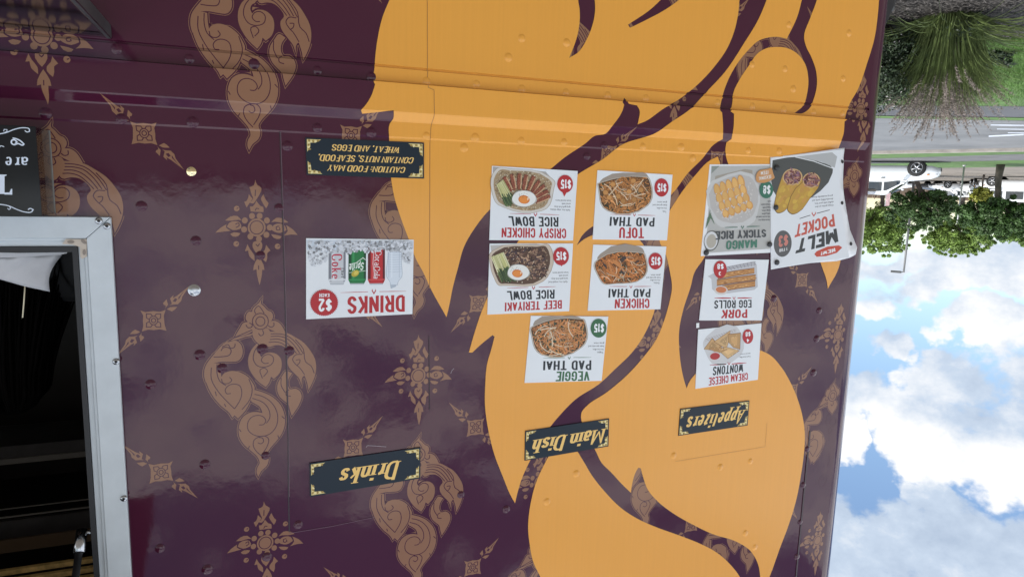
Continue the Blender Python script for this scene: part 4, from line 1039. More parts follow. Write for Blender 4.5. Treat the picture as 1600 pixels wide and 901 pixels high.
for i, (x, y, an) in enumerate(((242, 245, 62), (305, 222, 78), (375, 215, 92), (440, 228, 100), (512, 240, 112), (562, 285, 122), (602, 322, 138), (630, 372, 150), (650, 420, 156))):
    t = math.radians(an); dx, dy = math.cos(t), math.sin(t); L = 95
    for s, w, c in ((0, 62, (0.10, 0.026, 0.014)), (0, 50, (0.24, 0.065, 0.035))):
        fl.stroke(C.many([(x - dx * L, y - dy * L), (x, y), (x + dx * L, y + dy * L)]), [C.width(w * .7), C.width(w), C.width(w * .6)], c)
    for k in range(34):
        a = r.uniform(-.95, .95); b = r.uniform(-22, 22)
        fl.poly(C.ell(x + dx * L * a - dy * b, y + dy * L * a + dx * b, 5, 4, 0, 5), jit(r.choice([(0.42, 0.17, 0.09), (0.08, 0.02, 0.012)]), .3, r))
    fl.stroke(C.many([(x - dx * L * .8 - dy * -22, y - dy * L * .8 + dx * -22), (x - dy * -24, y + dx * -24), (x + dx * L * .85 - dy * -18, y + dy * L * .85 + dx * -18)]), C.width(14), (0.52, 0.33, 0.19))
bokchoy(fl, C, r, ((108, 250), (185, 195)), ((215, 510), (370, 505)), 24)
egg(fl, C, r, 430, 415, 146, 98, 430, 425, 67, 50)
child(fl, 'food_picture', root)
badge(root, C, (915, 243, 92, 104), RED, [('$15', [(985, 303), (862, 298), (866, 188), (985, 195)], WHITE)], tail=[(880, 330), (940, 330), (905, 392)])
title(root, C, [('CRISPY CHICKEN', [(930, 880), (172, 868), (175, 752), (930, 765)], RED), ('RICE BOWL', [(838, 745), (272, 735), (252, 620), (840, 632)], DARK)])
divider(root, C, ((270, 588), (520, 594)), ((625, 597), (850, 605)), (570, 600), 28, RED)
desc(root, C, [('Garlic rice, crispy chicken,', 552, 740, 978, -8), ('spicy garlic bok choy,', 515, 788, 980, -4), ('served with', 478, 878, 983, -2), ('house special sauce.', 442, 802, 986, -4)])
C = Crop(755, 375, CS); r = random.Random(12)
root = card_base('menu_card', 'white menu card reading BEEF TERIYAKI RICE BOWL with dark beef and a fried egg', 'menu card', MENU, C, [(72, 40), (1048, 38), (1003, 830), (45, 870)])
fl = Flat(H0, 4e-6)
fl.poly(C.many([(80, 60), (620, 42), (700, 60), (90, 130)]), (0.46, 0.44, 0.42))
I = tray(fl, C, [(68, 160), (110, 118), (650, 53), (760, 48), (802, 110), (752, 430), (700, 482), (240, 532), (180, 532), (120, 440), (70, 260)], rimc=(0.55, 0.46, 0.37), k=0.90, fillc=(0.10, 0.055, 0.035))
rice(fl, C, r, inset(I, .96), 150)
beef_r = [(240, 140), (620, 90), (690, 130), (725, 300), (680, 440), (540, 440), (300, 300)]
for i in range(270):
    c = r.choice([(0.045, 0.022, 0.02), (0.11, 0.055, 0.04), (0.26, 0.15, 0.10), (0.42, 0.27, 0.17), (0.06, 0.04, 0.05)])
    worm(fl, C, r, rnd_in(beef_r, r), r.choice([0.2, -.5, 2.6]) + r.uniform(-.5, .5), r.uniform(30, 75), r.uniform(9, 17), jit(c, .3, r), 1.6)
bokchoy(fl, C, r, ((88, 195), (228, 140)), ((215, 495), (375, 480)), 28)
egg(fl, C, r, 405, 375, 132, 95, 392, 388, 62, 46)
child(fl, 'food_picture', root)
badge(root, C, (905, 188, 92, 106), RED, [('$15', [(966, 238), (850, 232), (850, 132), (966, 135)], WHITE)], tail=[(885, 280), (930, 280), (912, 306)])
title(root, C, [('BEEF TERIYAKI', [(917, 800), (248, 832), (250, 730), (917, 700)], RED), ('RICE BOWL', [(830, 682), (290, 702), (272, 595), (833, 578)], DARK)])
divider(root, C, ((275, 560), (525, 552)), ((648, 548), (845, 543)), (585, 556), 26, RED)
desc(root, C, [('Garlic rice, teriyaki beef,', 488, 756, 984, 4), ('spicy garlic bok choy,', 450, 792, 987, 3), ('served with', 414, 882, 990, 2), ('house special sauce.', 380, 804, 992, 4)])
# -- egg rolls and wontons
C = Crop(1075, 395, 0.24433); r = random.Random(13)
root = card_base('menu_card', 'white menu card reading PORK EGG ROLLS with three golden rolls', 'menu card', MENU, C, [(108, 40), (513, 43), (468, 430), (68, 430)])
fl = Flat(H0, 4e-6)
fl.poly(C.many([(122, 148), (250, 85), (415, 52), (435, 75), (442, 215), (420, 235), (190, 265), (150, 230), (145, 165)]), (0.50, 0.50, 0.52))
for i in range(9): fl.stroke(C.many([(230 + i * 24, 92 - i * 5), (255 + i * 21, 112 - i * 4)]), C.width(2.2), (0.10, 0.10, 0.13))
for q in (0, 1): fl.stroke(C.many([(220, 96 + q * 10), (430, 58 + q * 12)]), C.width(2.2), (0.12, 0.12, 0.15))
for (a, b, w) in (((185, 150), (420, 112), 32), ((180, 190), (428, 155), 34), ((215, 226), (425, 195), 34)):
    m1 = ((a[0] + b[0]) / 2, (a[1] + b[1]) / 2 - 2)
    fl.stroke(C.many([a, m1, b]), C.width(w), (0.17, 0.06, 0.018)); fl.stroke(C.many([a, m1, b]), C.width(w * .78), (0.48, 0.23, 0.075))
    for k in range(26):
        s = r.random(); fl.poly(C.ell(a[0] + (b[0] - a[0]) * s, a[1] + (b[1] - a[1]) * s + r.uniform(-.3, .3) * w, r.uniform(5, 12), r.uniform(2, 4), -8, 6), jit(r.choice([(0.62, 0.36, 0.14), (0.34, 0.14, 0.04)]), .3, r))
fl.poly(C.ell(207, 238, 43, 29, 4), (0.62, 0.58, 0.55)); fl.poly(C.ell(207, 234, 34, 20, 4), (0.55, 0.18, 0.07))
child(fl, 'food_picture', root)
badge(root, C, (200, 105, 42, 56), RED, [('$8', [(222, 103), (180, 103), (180, 68), (222, 68)], WHITE), ('3', [(206, 143), (190, 143), (190, 119), (206, 119)], WHITE)])
title(root, C, [('PORK', [(375, 413), (205, 417), (215, 362), (375, 358)], RED), ('EGG ROLLS', [(402, 348), (162, 355), (165, 302), (402, 298)], DARK)])
divider(root, C, ((165, 287), (270, 287)), ((312, 287), (405, 286)), (290, 287), 12, RED)
r = random.Random(14)
root = card_base('menu_card', 'white menu card reading CREAM CHEESE WONTONS, lowest reading right hand card', 'menu card', MENU, C, [(62, 488), (466, 448), (442, 808), (44, 866)])
root['label'] = 'white menu card reading CREAM CHEESE WONTONS with folded golden wontons'
fl = Flat(H0, 4e-6)
fl.poly(C.many(smooth_loop([(92, 570), (115, 530), (305, 468), (330, 500), (352, 610), (330, 655), (150, 705), (110, 640)], sub=3)), (0.56, 0.56, 0.57))
for i in range(12): fl.stroke(C.many([(112 + i * 16, 545 - i * 5.5), (132 + i * 15, 562 - i * 5.5)]), C.width(2), (0.30, 0.26, 0.26))
for q in (0, 1): fl.stroke(C.many([(105, 552 + q * 10), (305, 486 + q * 10)]), C.width(2), (0.36, 0.32, 0.32))
for pts, c in (([(100, 612), (150, 545), (208, 598), (160, 620)], (0.50, 0.30, 0.13)), ([(165, 565), (265, 498), (252, 575), (240, 610)], (0.56, 0.36, 0.17)), ([(252, 520), (330, 512), (326, 612), (285, 600), (258, 570)], (0.46, 0.27, 0.11)),
               ([(190, 618), (240, 600), (322, 622), (250, 672)], (0.58, 0.38, 0.18)), ([(130, 610), (200, 600), (245, 615), (190, 640)], (0.42, 0.23, 0.09))):
    fl.poly(C.many(inset(pts, 1.08)), (0.20, 0.09, 0.03)); fl.poly(C.many(pts), c); fl.poly(C.many(inset(pts, .55)), jit(c, .3, r))
    for k in range(9): fl.poly(C.ell(*rnd_in(pts, r), 5, 3, r.uniform(0, 180), 6), jit((0.62, 0.42, 0.2), .3, r))
fl.poly(C.ell(168, 660, 40, 30, -8), (0.60, 0.56, 0.56)); fl.poly(C.ell(168, 658, 32, 22, -8), (0.40, 0.03, 0.03))
child(fl, 'food_picture', root)
badge(root, C, (377, 532, 34, 46), RED, [('$8', [(394, 530), (361, 533), (361, 503), (394, 500)], WHITE), ('4', [(385, 568), (369, 570), (369, 546), (385, 545)], WHITE)])
title(root, C, [('CREAM CHEESE', [(380, 808), (128, 845), (130, 795), (378, 762)], RED), ('WONTONS', [(348, 758), (153, 782), (157, 725), (350, 705)], DARK)])
divider(root, C, ((135, 714), (240, 709)), ((275, 707), (370, 700)), (258, 704), 12, RED)
desc(root, C, [('Cream cheese filling,', 660, 325, 396, 6), ('sweet and sour sauce.', 641, 330, 395, 6)], hh=5)
# -- drinks card
C = Crop(465, 365, 0.1554); r = random.Random(15)
root = card_base('menu_card', 'white DRINKS card on the purple wall with soda cans and a water bottle in ice', 'menu card', None, C, [(85, 45), (1165, 60), (1152, 805), (85, 857)])
fl = Flat(H0, 3e-6)
fl.poly(C.many([(87, 60), (1163, 75), (1162, 150), (600, 120), (300, 190), (90, 160)]), (0.56, 0.62, 0.70))
def can(x0, x1, y0, base, dark, light):
    w = x1 - x0
    body = [(x0, y0), (x1, y0), (x1, 462), (x1 - 18, 498), (x0 + 16, 500), (x0 - 2, 462)]
    fl.poly(C.many(body), base)
    fl.poly(C.many([(x0, y0), (x0 + w * .16, y0), (x0 + w * .16, 480), (x0, 465)]), dark); fl.poly(C.many([(x1 - w * .13, y0), (x1, y0), (x1, 462), (x1 - w * .13, 485)]), dark)
    fl.poly(C.many([(x0 + w * .22, y0), (x0 + w * .34, y0), (x0 + w * .34, 470), (x0 + w * .22, 470)]), light)
    fl.poly(C.many([(x0, 455), (x1, 452), (x1 - 3, 466), (x0 + 3, 470)]), light)
    fl.poly(C.many([(x0 + 14, 497), (x1 - 17, 496), (x1 - 22, 510), (x0 + 18, 511)]), (0.42, 0.45, 0.49))
can(310, 482, 165, (0.52, 0.54, 0.57), (0.20, 0.21, 0.24), (0.66, 0.68, 0.71))
can(510, 686, 160, (0.012, 0.17, 0.045), (0.004, 0.055, 0.018), (0.03, 0.26, 0.08))
can(705, 876, 140, (0.46, 0.018, 0.022), (0.10, 0.006, 0.010), (0.56, 0.06, 0.06))
# lettering on the cans
lettering(fl, 'Coke', C.many([(447, 202), (420, 455), (345, 452), (345, 205)]), (0.46, 0.03, 0.06), cw=0.5, t=0.15, gap=0.1, serif=True, thin=.5)
lettering(fl, 'Diet', C.many([(464, 345), (464, 440), (436, 440), (436, 345)]), (0.03, 0.03, 0.03), cw=0.5, t=0.13, gap=0.1, serif=True, thin=.5)
fl.stroke(C.many([(515, 308), (590, 290), (655, 240), (682, 262)]), C.width(8), (0.62, 0.68, 0.62)); fl.stroke(C.many([(515, 390), (600, 380), (682, 370)]), C.width(7), (0.5, 0.6, 0.5))
lettering(fl, 'Sprite', C.many([(655, 362), (515, 392), (518, 300), (668, 285)]), (0.74, 0.78, 0.74), cw=0.55, t=0.17, gap=0.09)
fl.poly(C.ell(578, 397, 42, 30, -35), (0.45, 0.36, 0.04)); fl.poly(C.ell(585, 392, 26, 18, -35), (0.62, 0.52, 0.10))
lettering(fl, 'Coca', C.many([(842, 172), (830, 320), (768, 318), (780, 175)]), (0.76, 0.74, 0.74), cw=0.55, t=0.12, gap=0.06, serif=True, thin=.45)
lettering(fl, 'Cola', C.many([(826, 330), (822, 455), (762, 448), (768, 325)]), (0.76, 0.74, 0.74), cw=0.55, t=0.12, gap=0.06, serif=True, thin=.45)
fl.stroke(C.many([(765, 180), (755, 300), (775, 440)]), C.width(6), (0.72, 0.6, 0.6))
bot = smooth_loop([(908, 160), (1045, 160), (1040, 250), (1045, 330), (1045, 430), (1005, 488), (1003, 512), (930, 512), (928, 490), (893, 430), (893, 330), (905, 250)], sub=3)
fl.poly(C.many(bot), (0.62, 0.68, 0.75)); fl.stroke(C.many(bot), C.width(5), (0.36, 0.41, 0.48), closed=True)
for y in range(185, 400, 24): fl.stroke(C.many([(900, y), (970, y + 5), (1042, y)]), C.width(4), (0.42, 0.47, 0.55))
for x, c in ((915, (0.46, 0.52, 0.6)), (945, (0.74, 0.8, 0.86)), (1020, (0.46, 0.52, 0.6))): fl.stroke(C.many([(x, 170), (x, 440)]), C.width(8), c)
fl.poly(C.many([(927, 508), (990, 514), (985, 530), (935, 550)]), (0.40, 0.46, 0.53))
ice = [[(87, 60), (330, 60), (500, 70), (520, 200), (470, 180), (310, 195), (300, 260), (190, 320), (140, 320), (90, 220)], [(470, 60), (760, 60), (900, 75), (880, 150), (720, 190), (600, 170), (490, 205)], [(850, 70), (1160, 75), (1160, 240), (1110, 300), (1050, 260), (1045, 170), (900, 180)]]
for k, reg in enumerate(ice):
    for i in range((260, 220, 220)[k]):
        p = rnd_in(reg, r); s = r.uniform(9, 26); a = r.uniform(0, 90)
        g = r.choice([0.2, 0.32, 0.42, 0.5, 0.56, 0.62, 0.66, 0.70, 0.74]); c = (g * .93, g * .97, g * 1.04)
        qd = [(p[0] + s * math.cos(math.radians(a + 90 * q)) * r.uniform(.6, 1), p[1] + s * math.sin(math.radians(a + 90 * q)) * r.uniform(.6, 1)) for q in range(4)]
        if all(90 < x < 1158 and y > 62 for x, y in qd): fl.poly(C.many(qd), c)
child(fl, 'drinks_picture', root)
badge(root, C, (265, 690, 143, 136), RED, [('$2', [(342, 772), (208, 782), (212, 648), (342, 652)], WHITE), ('EACH', [(318, 632), (217, 635), (217, 598), (318, 598)], WHITE)], star=44)
title(root, C, [('DRINKS', [(1075, 780), (498, 805), (500, 628), (1075, 612)], RED)])
divider(root, C, ((430, 590), (705, 582)), ((820, 580), (1090, 575)), (765, 580), 30, RED)

# -- navy signs with gold lettering
GOLD, GOLD2 = (0.80, 0.52, 0.16), (0.62, 0.50, 0.20)
def sign(label, ox, oy, k, corners, lines, orn, t, seed, pen=0.2):
    C = Crop(ox, oy, k); r = random.Random(seed)
    root = card_base('sign', label, 'sign', 'navy signs with gold lettering', C, corners, m='sign', pname='board', thick=0.004)
    q = [Vector(p) for p in corners]
    lx, ly = orn
    for i in range(4):
        fl = Flat(0.00406)
        a = q[i]; e1 = (q[(i + 1) % 4] - a).normalized(); e2 = (q[i - 1] - a).normalized(); a = a + (e1 + e2) * (0.012 * (q[1] - q[0]).length)
        l1, l2 = (lx, ly) if i % 2 == 0 else (ly, lx)
        if i % 2 == 1: l1, l2 = ly, lx
        for e, f, L in ((e1, e2, l1), (e2, e1, l2)):
            wd = 0.30 * min(lx, ly) * 1.1
            fl.poly(C.many([tuple(a), tuple(a + e * L), tuple(a + e * L * .62 + f * wd * .75), tuple(a + e * L * .3 + f * wd * .8), tuple(a + f * wd)]), GOLD2)
            for kk in range(5):
                pz = a + e * L * (.1 + .17 * kk) + f * wd * r.uniform(.25, .6)
                fl.poly(C.ell(pz.x, pz.y, wd * .36, wd * .24, r.uniform(0, 180), 8), (0.74, 0.64, 0.33) if kk % 2 else (0.30, 0.20, 0.05))
        child(fl, 'corner_ornament', root)
    for (txt, quad, cw) in lines:
        f2 = Flat(0.00406); lettering(f2, txt, C.many(quad), GOLD, cw=cw, t=pen, gap=0.085, serif=True, thin=t, space=.36)
        child(f2, 'lettering', root)
sign('navy sign reading CAUTION: FOOD MAY CONTAIN NUTS in three rows of gold capitals', 465, 205, 0.13125, [(90, 78), (1500, 138), (1500, 565), (108, 520)],
     [('CAUTION: FOOD MAY', [(1265, 495), (345, 470), (365, 403), (1285, 432)], .56), ('CONTAIN NUTS, SEAFOOD,', [(1362, 383), (235, 350), (250, 280), (1385, 317)], .56), ('WHEAT, AND EGGS', [(1198, 260), (400, 228), (412, 160), (1220, 195)], .56)], (170, 150), .5, 1, pen=0.21)
sign('navy sign reading Drinks in gold italic letters on the purple wall', 475, 700, 0.11875, [(72, 190), (1527, -20), (1525, 385), (78, 630)],
     [('Drinks', [(1195, 375), (425, 480), (495, 272), (1255, 158)], .62)], (190, 150), .42, 2, pen=0.25)
sign('navy sign reading Main Dish in gold italic letters on the orange mural', 810, 645, 0.09375, [(108, 292), (1502, 85), (1490, 545), (97, 783)],
     [('Main Dish', [(1385, 485), (180, 668), (255, 440), (1445, 248)], .60)], (170, 165), .42, 3, pen=0.25)
sign('navy sign reading Appetizers in gold italic letters, the smallest of the signs', 1050, 620, 0.08125, [(150, 222), (1475, 62), (1440, 535), (112, 735)],
     [('Appetizers', [(1300, 492), (225, 655), (300, 385), (1405, 235)], .58)], (190, 180), .42, 4, pen=0.25)

# -- two printed sheets in plastic sleeves, held by magnets
C = Crop(1080, 250, 0.16647); r = random.Random(21)
def sheet_curve(bm, uz, thick): pass
root = card_base('menu_sheet', 'grey MANGO STICKY RICE sheet in a clear sleeve beside the curled white sheet', 'menu sheet', None, C, [(170, 42), (748, 40), (742, 868), (86, 900)], m='sleeve', pname='sleeve', thick=0.0024)
fl = Flat(0.00247, 4e-6)
fl.poly(C.many([(185, 58), (747, 52), (741, 832), (130, 872)]), (0.44, 0.44, 0.42))
fl.poly(C.many([(185, 130), (262, 56), (188, 58)]), (0.24, 0.27, 0.24)); fl.poly(C.many([(215, 200), (222, 150), (500, 85), (570, 95), (572, 150)]), (0.33, 0.30, 0.25))
fl.poly(C.many(smooth_loop([(185, 200), (230, 180), (560, 130), (600, 170), (612, 520), (590, 575), (270, 625), (225, 590), (195, 540)], sub=3)), (0.54, 0.54, 0.53))
fl.poly(C.many(smooth_loop([(205, 230), (250, 205), (540, 155), (580, 190), (585, 500), (560, 535), (290, 575), (240, 545)], sub=3)), (0.46, 0.44, 0.42))
for k in range(170):
    p = (r.uniform(225, 575), r.uniform(190, 550)); fl.poly(C.ell(*p, 9, 5, r.uniform(0, 180), 6), jit((0.60, 0.57, 0.54), .12, r))
for ci in range(5):
    x = 240 + ci * 56; y = 285 - ci * 20
    for ri in range(4):
        xx, yy = x + ri * 17 + ri * ri * 3, y + ri * 82 - ri * ri * 3
        fl.poly(C.ell(xx, yy, 31, 66 - ri * 8, -14, 14), (0.60, 0.30, 0.085)); fl.poly(C.ell(xx - 4, yy - 4, 23, 52 - ri * 7, -14, 12), jit((0.68, 0.40, 0.13), .1, r))
        for k in range(5): fl.poly(C.ell(xx + r.uniform(-26, 26), yy + 40 + r.uniform(-12, 12), 10, 6, r.uniform(0, 180), 6), (0.60, 0.56, 0.52))
for k in range(6):
    fl.stroke(C.many([(130 + k * 3, 640 - k * 18), (160 + k * 3, 570 - k * 10), (172 + k * 8, 470 + k * 26)]), [C.width(4), C.width(13), C.width(3)], (0.10, 0.17, 0.10))
fl.poly(C.many(smooth_loop([(118, 800), (122, 720), (165, 668), (225, 670), (255, 720), (245, 790), (200, 845), (145, 850)], sub=3)), (0.10, 0.10, 0.09)); fl.poly(C.ell(180, 755, 62, 86, 8), (0.62, 0.63, 0.64)); fl.poly(C.ell(183, 760, 46, 66, 8), (0.42, 0.39, 0.33))
child(fl, 'food_picture', root)
H0_keep = H0; H0 = 0.0040
bl = Flat(H0 + .0019); bl.poly(C.many(smooth_loop([(595, 170), (620, 105), (700, 85), (745, 72), (760, 130), (772, 165), (740, 190), (640, 215), (605, 205)], sub=3)), (0.55, 0.27, 0.10))
so = child(bl, 'price_badge', root)
b2 = Flat(H0 + .0021); lettering(b2, 'SEASONAL', C.many([(740, 172), (622, 192), (622, 160), (740, 138)]), (0.7, 0.68, 0.64)); lettering(b2, 'ITEM', C.many([(712, 132), (642, 142), (642, 108), (712, 98)]), (0.7, 0.68, 0.64)); b2.mesh('badge_lettering', [M_['ink']], so, ink=True)
badge(root, C, (695, 280, 64, 80), (0.035, 0.15, 0.095), [('$8', [(733, 322), (662, 318), (664, 238), (735, 234)], (0.72, 0.74, 0.74))])
title(root, C, [('MANGO', [(610, 825), (320, 840), (325, 757), (612, 745)], (0.06, 0.19, 0.13)), ('STICKY RICE', [(697, 722), (222, 747), (225, 668), (695, 650)], (0.06, 0.065, 0.07))])
divider(root, C, ((310, 633), (430, 630)), ((515, 625), (640, 621)), (475, 630), 18, (0.06, 0.17, 0.12))
desc(root, C, [('Sweet sticky rice', 562, 625, 732, 4), ('with coconut cream and', 532, 602, 734, 4), ('with yellow', 503, 655, 735, 3), ('mango slices,', 474, 655, 738, 3), ('topped with', 446, 665, 740, 3), ('toasted sesame', 418, 648, 742, 3), ('seeds.', 389, 710, 744, 2)], hh=8)
# the curled sheet: built as a bent sleeve that lifts off the wall on its free side
C = Crop(1190, 225, 0.2219); r = random.Random(22)
def melt_lift(u): 
    ul, ur = C((60, 500))[0], C((560, 400))[0]; s = max(0.0, min(1.15, (u - ul) / (ur - ul))) * 13
    i = min(int(s), 12); f = lambda k: 0.004 + 0.030 * (k / 13) ** 2.2      # straight between the folds of the mesh
    return f(i) + (f(i + 1) - f(i)) * (s - i)
Croot = empty('menu_sheet', (C((300, 800))[0], DW, C((300, 60))[1]), 'white MELT POCKET sheet in a punched sleeve whose free edge curls off the truck', 'menu sheet')
def bent(fl, name, mats, ink, parent=Croot):
    n0 = len(fl.v)
    bm = bmesh.new(); vs = [bm.verts.new((p[0], p[2], p[1])) for p in fl.v]
    lay = bm.loops.layers.float_color.new('ink') if ink else None
    for f, c, mi in zip(fl.f, fl.c, fl.mi):
        try: bf = bm.faces.new([vs[i] for i in f])
        except ValueError: continue
        bf.material_index = mi
        if lay is not None:
            for lp in bf.loops: lp[lay] = (*c, 1)
    xs = [v.co.x for v in bm.verts]; x0, x1 = min(xs), max(xs); n = 14
    ul, ur = C((60, 500))[0], C((560, 400))[0]
    for k in range(1, 14):
        x = ul + (ur - ul) * k / 13
        if x0 < x < x1 or x1 < x < x0 or min(x0, x1) < x < max(x0, x1): bmesh.ops.bisect_plane(bm, geom=bm.verts[:] + bm.edges[:] + bm.faces[:], dist=1e-6, plane_co=(x, 0, 0), plane_no=(1, 0, 0))
    for v in bm.verts: 
        wav = 0.0
        v.co = Vector((v.co.x, DW - melt_lift(v.co.x) - v.co.y - wav, v.co.z))
    for f in bm.faces:
        f.normal_update()
        if f.normal.y > 0: f.normal_flip()
        f.smooth = True
    return link_bm(name, bm, mats, parent)
def grid(fl, quad, nu, nv, c=(0, 0, 0)):
    f = quad_map(C.many(quad)); vs = [f(i / nu, j / nv) for j in range(nv + 1) for i in range(nu + 1)]
    fl.add(vs, [(j * (nu + 1) + i, j * (nu + 1) + i + 1, (j + 1) * (nu + 1) + i + 1, (j + 1) * (nu + 1) + i) for j in range(nv) for i in range(nu)], c)
f0 = Flat(0.0, 0.0)
outl = smooth_loop([(55, 95), (300, 65), (548, 28), (541, 80), (535, 150), (530, 300), (545, 450), (565, 600), (596, 768), (560, 792), (320, 835), (60, 882)], sub=3)
f0.poly(C.many(outl)); 
sl = bent(f0, 'sleeve', [M_['sleeve']], False)
sdm = sl.modifiers.new('thickness', 'SOLIDIFY'); sdm.thickness = 0.0008; sdm.offset = -1
H0 = 0.00105
fp_ = Flat(0.0009); fp_.poly(C.many([(60, 98), (300, 70), (522, 42), (508, 200), (506, 400), (526, 560), (556, 790), (320, 832), (62, 878)]), (0.70, 0.725, 0.75)); bent(fp_, 'paper', [M_['ink']], True)
fl = Flat(H0, 4e-6)
fl.poly(C.many(smooth_loop([(70, 115), (230, 92), (390, 128), (468, 172), (466, 205), (335, 375), (180, 440), (75, 330)], sub=3)), (0.07, 0.074, 0.07))
fl.poly(C.many([(235, 90), (470, 60), (500, 90), (480, 168), (400, 128)]), (0.42, 0.43, 0.43)); fl.stroke(C.many([(232, 92), (350, 122), (468, 172)]), C.width(5), (0.66, 0.68, 0.69))
for body, ce, rx, ry in (([(140, 225), (88, 400), (84, 452), (108, 482), (150, 470), (205, 390), (272, 290), (274, 235)], (207, 232), 68, 58), ([(275, 270), (180, 428), (176, 462), (208, 490), (242, 480), (322, 380), (386, 270), (384, 240)], (331, 255), 56, 54)):
    fl.poly(C.many(smooth_loop(inset(body, 1.05), sub=3)), (0.16, 0.09, 0.03)); fl.poly(C.many(smooth_loop(body, sub=3)), (0.48, 0.28, 0.05))
    for k in range(26):
        p = rnd_in(inset(body, .82), r); fl.poly(C.ell(*p, r.uniform(12, 30), r.uniform(8, 16), -55, 8), jit(r.choice([(0.52, 0.31, 0.05), (0.56, 0.36, 0.06), (0.46, 0.25, 0.05), (0.50, 0.27, 0.06)]), .06, r))
    fl.poly(C.ell(*ce, rx, ry, -10), (0.55, 0.36, 0.17)); fl.poly(C.ell(*ce, rx * .88, ry * .86, -10), (0.17, 0.06, 0.05))
    for k in range(60):
        a = r.uniform(0, 6.3); q = r.uniform(0, .8) ** .5; worm(fl, C, r, (ce[0] + rx * .85 * q * math.cos(a), ce[1] + ry * .85 * q * math.sin(a)), r.uniform(0, 6.3), 26, 7, jit(r.choice([(0.36, 0.16, 0.12), (0.10, 0.03, 0.03), (0.44, 0.27, 0.17), (0.20, 0.10, 0.15)]), .3, r), 2)
bent(fl, 'food_picture', [M_['ink']], True)
CORAL = (0.52, 0.10, 0.07); BK = (0.045, 0.048, 0.05)
def bt(txt, q, c, **k):
    f_ = Flat(H0); lettering(f_, txt, C.many(q), c, **k); bent(f_, 'title_lettering', [M_['ink']], True)
bt('MELT', [(497, 692), (225, 770), (250, 668), (485, 590)], BK, cw=.42, t=.22); bt('POCKET', [(478, 575), (220, 657), (235, 567), (470, 490)], CORAL, cw=.36, t=.19)
f_ = Flat(H0); f_.poly(C.many([(348, 772), (362, 790), (420, 784), (485, 760), (517, 722), (498, 708), (430, 718), (362, 752)]), (0.52, 0.075, 0.045)); lettering(f_, 'NEW!', C.many([(478, 752), (388, 780), (390, 756), (474, 726)]), (0.74, 0.72, 0.72), t=.2); bent(f_, 'new_flash', [M_['ink']], True)
f_ = Flat(H0); f_.poly(C.ell(140, 700, 61, 93, 4, 28), (0.10, 0.10, 0.10)); bd = bent(f_, 'price_badge', [M_['ink']], True)
f_ = Flat(H0 + .0003); lettering(f_, '$3', C.many([(177, 713), (112, 727), (112, 645), (177, 633)]), (0.56, 0.20, 0.16), t=.2); lettering(f_, '1 FOR', C.many([(172, 748), (115, 760), (115, 737), (172, 727)]), (0.62, 0.62, 0.62), t=.2); bent(f_, 'price_lettering', [M_['ink']], True, bd)
f_ = Flat(H0)
for (txt, y, x0, x1, s_) in (('Crispy golden pocket', 430, 355, 470, 14), ('stuffed with your fave,', 408, 352, 470, 14), ('shredded BBQ pork, and', 386, 338, 468, 14), ('gooey mozzarella cheese.', 364, 332, 466, 14)):
    plain_text(f_, txt, C.many([(x1, y + 5), (x0, y + 5 + s_), (x0, y - 7 + s_), (x1, y - 7)]), (0.06, 0.06, 0.07))
f_.stroke(C.many([(255, 524), (290, 512), (325, 500)]), C.width(4), BK); f_.stroke(C.many([(365, 487), (405, 475), (446, 462)]), C.width(4), BK); icon(f_, C, 347, 493, 19, CORAL)
bent(f_, 'description_lettering', [M_['ink']], True)
for (x, y) in ((527, 125), (521, 413), (568, 695)):
    f_ = Flat(0.0010); f_.poly(C.ell(x, y, 8, 13, 0, 14), (0.02, 0.018, 0.02)); bent(f_, 'punched_hole', [M_['ink']], True)
H0 = H0_keep
mg = bmesh.new(); lathe_bm(mg, [(0.0095, 0.0), (0.0095, 0.0042), (0.0085, 0.005), (0.0, 0.005)], (0, 0, 0), (0, -1, 0), 20)
me_mg = bpy.data.meshes.new('magnet'); mg.to_mesh(me_mg); mg.free(); me_mg.materials.append(M_['magnet'])
for (x, y, h, lb) in ((1211, 262, .008, 'round black magnet by the orange SEASONAL ITEM flash'), (1209.3, 324, .008, 'round black magnet at the pale ends of the rolls on the MELT POCKET sheet'),
                      (1200.3, 381.5, .006, 'round black magnet beside the word MANGO on the grey sheet'), (1211, 409.5, .008, 'round black magnet under the $3 badge of the MELT POCKET sheet'), (1102, 394.5, .0036, 'round black magnet beside the halved coconut on the grey sheet')):
    u, z = wpx(x, y); o = bpy.data.objects.new('magnet', me_mg); col.objects.link(o); o.location = (u, DW - h, z); tag(o, lb, 'magnet', 'magnets holding the two sheets')
bm = bmesh.new(); C = Crop(0, 0, 1)
prism(bm, C.many([(1087.5, 504.5), (1092, 504), (1092, 511.5), (1087.5, 512)]), DW - 0.0019, DW - 0.0013)
tag(link_bm('tape', bm, M_['sleeve'], None), 'scrap of clear tape at the corner of the CREAM CHEESE WONTONS card', 'tape')

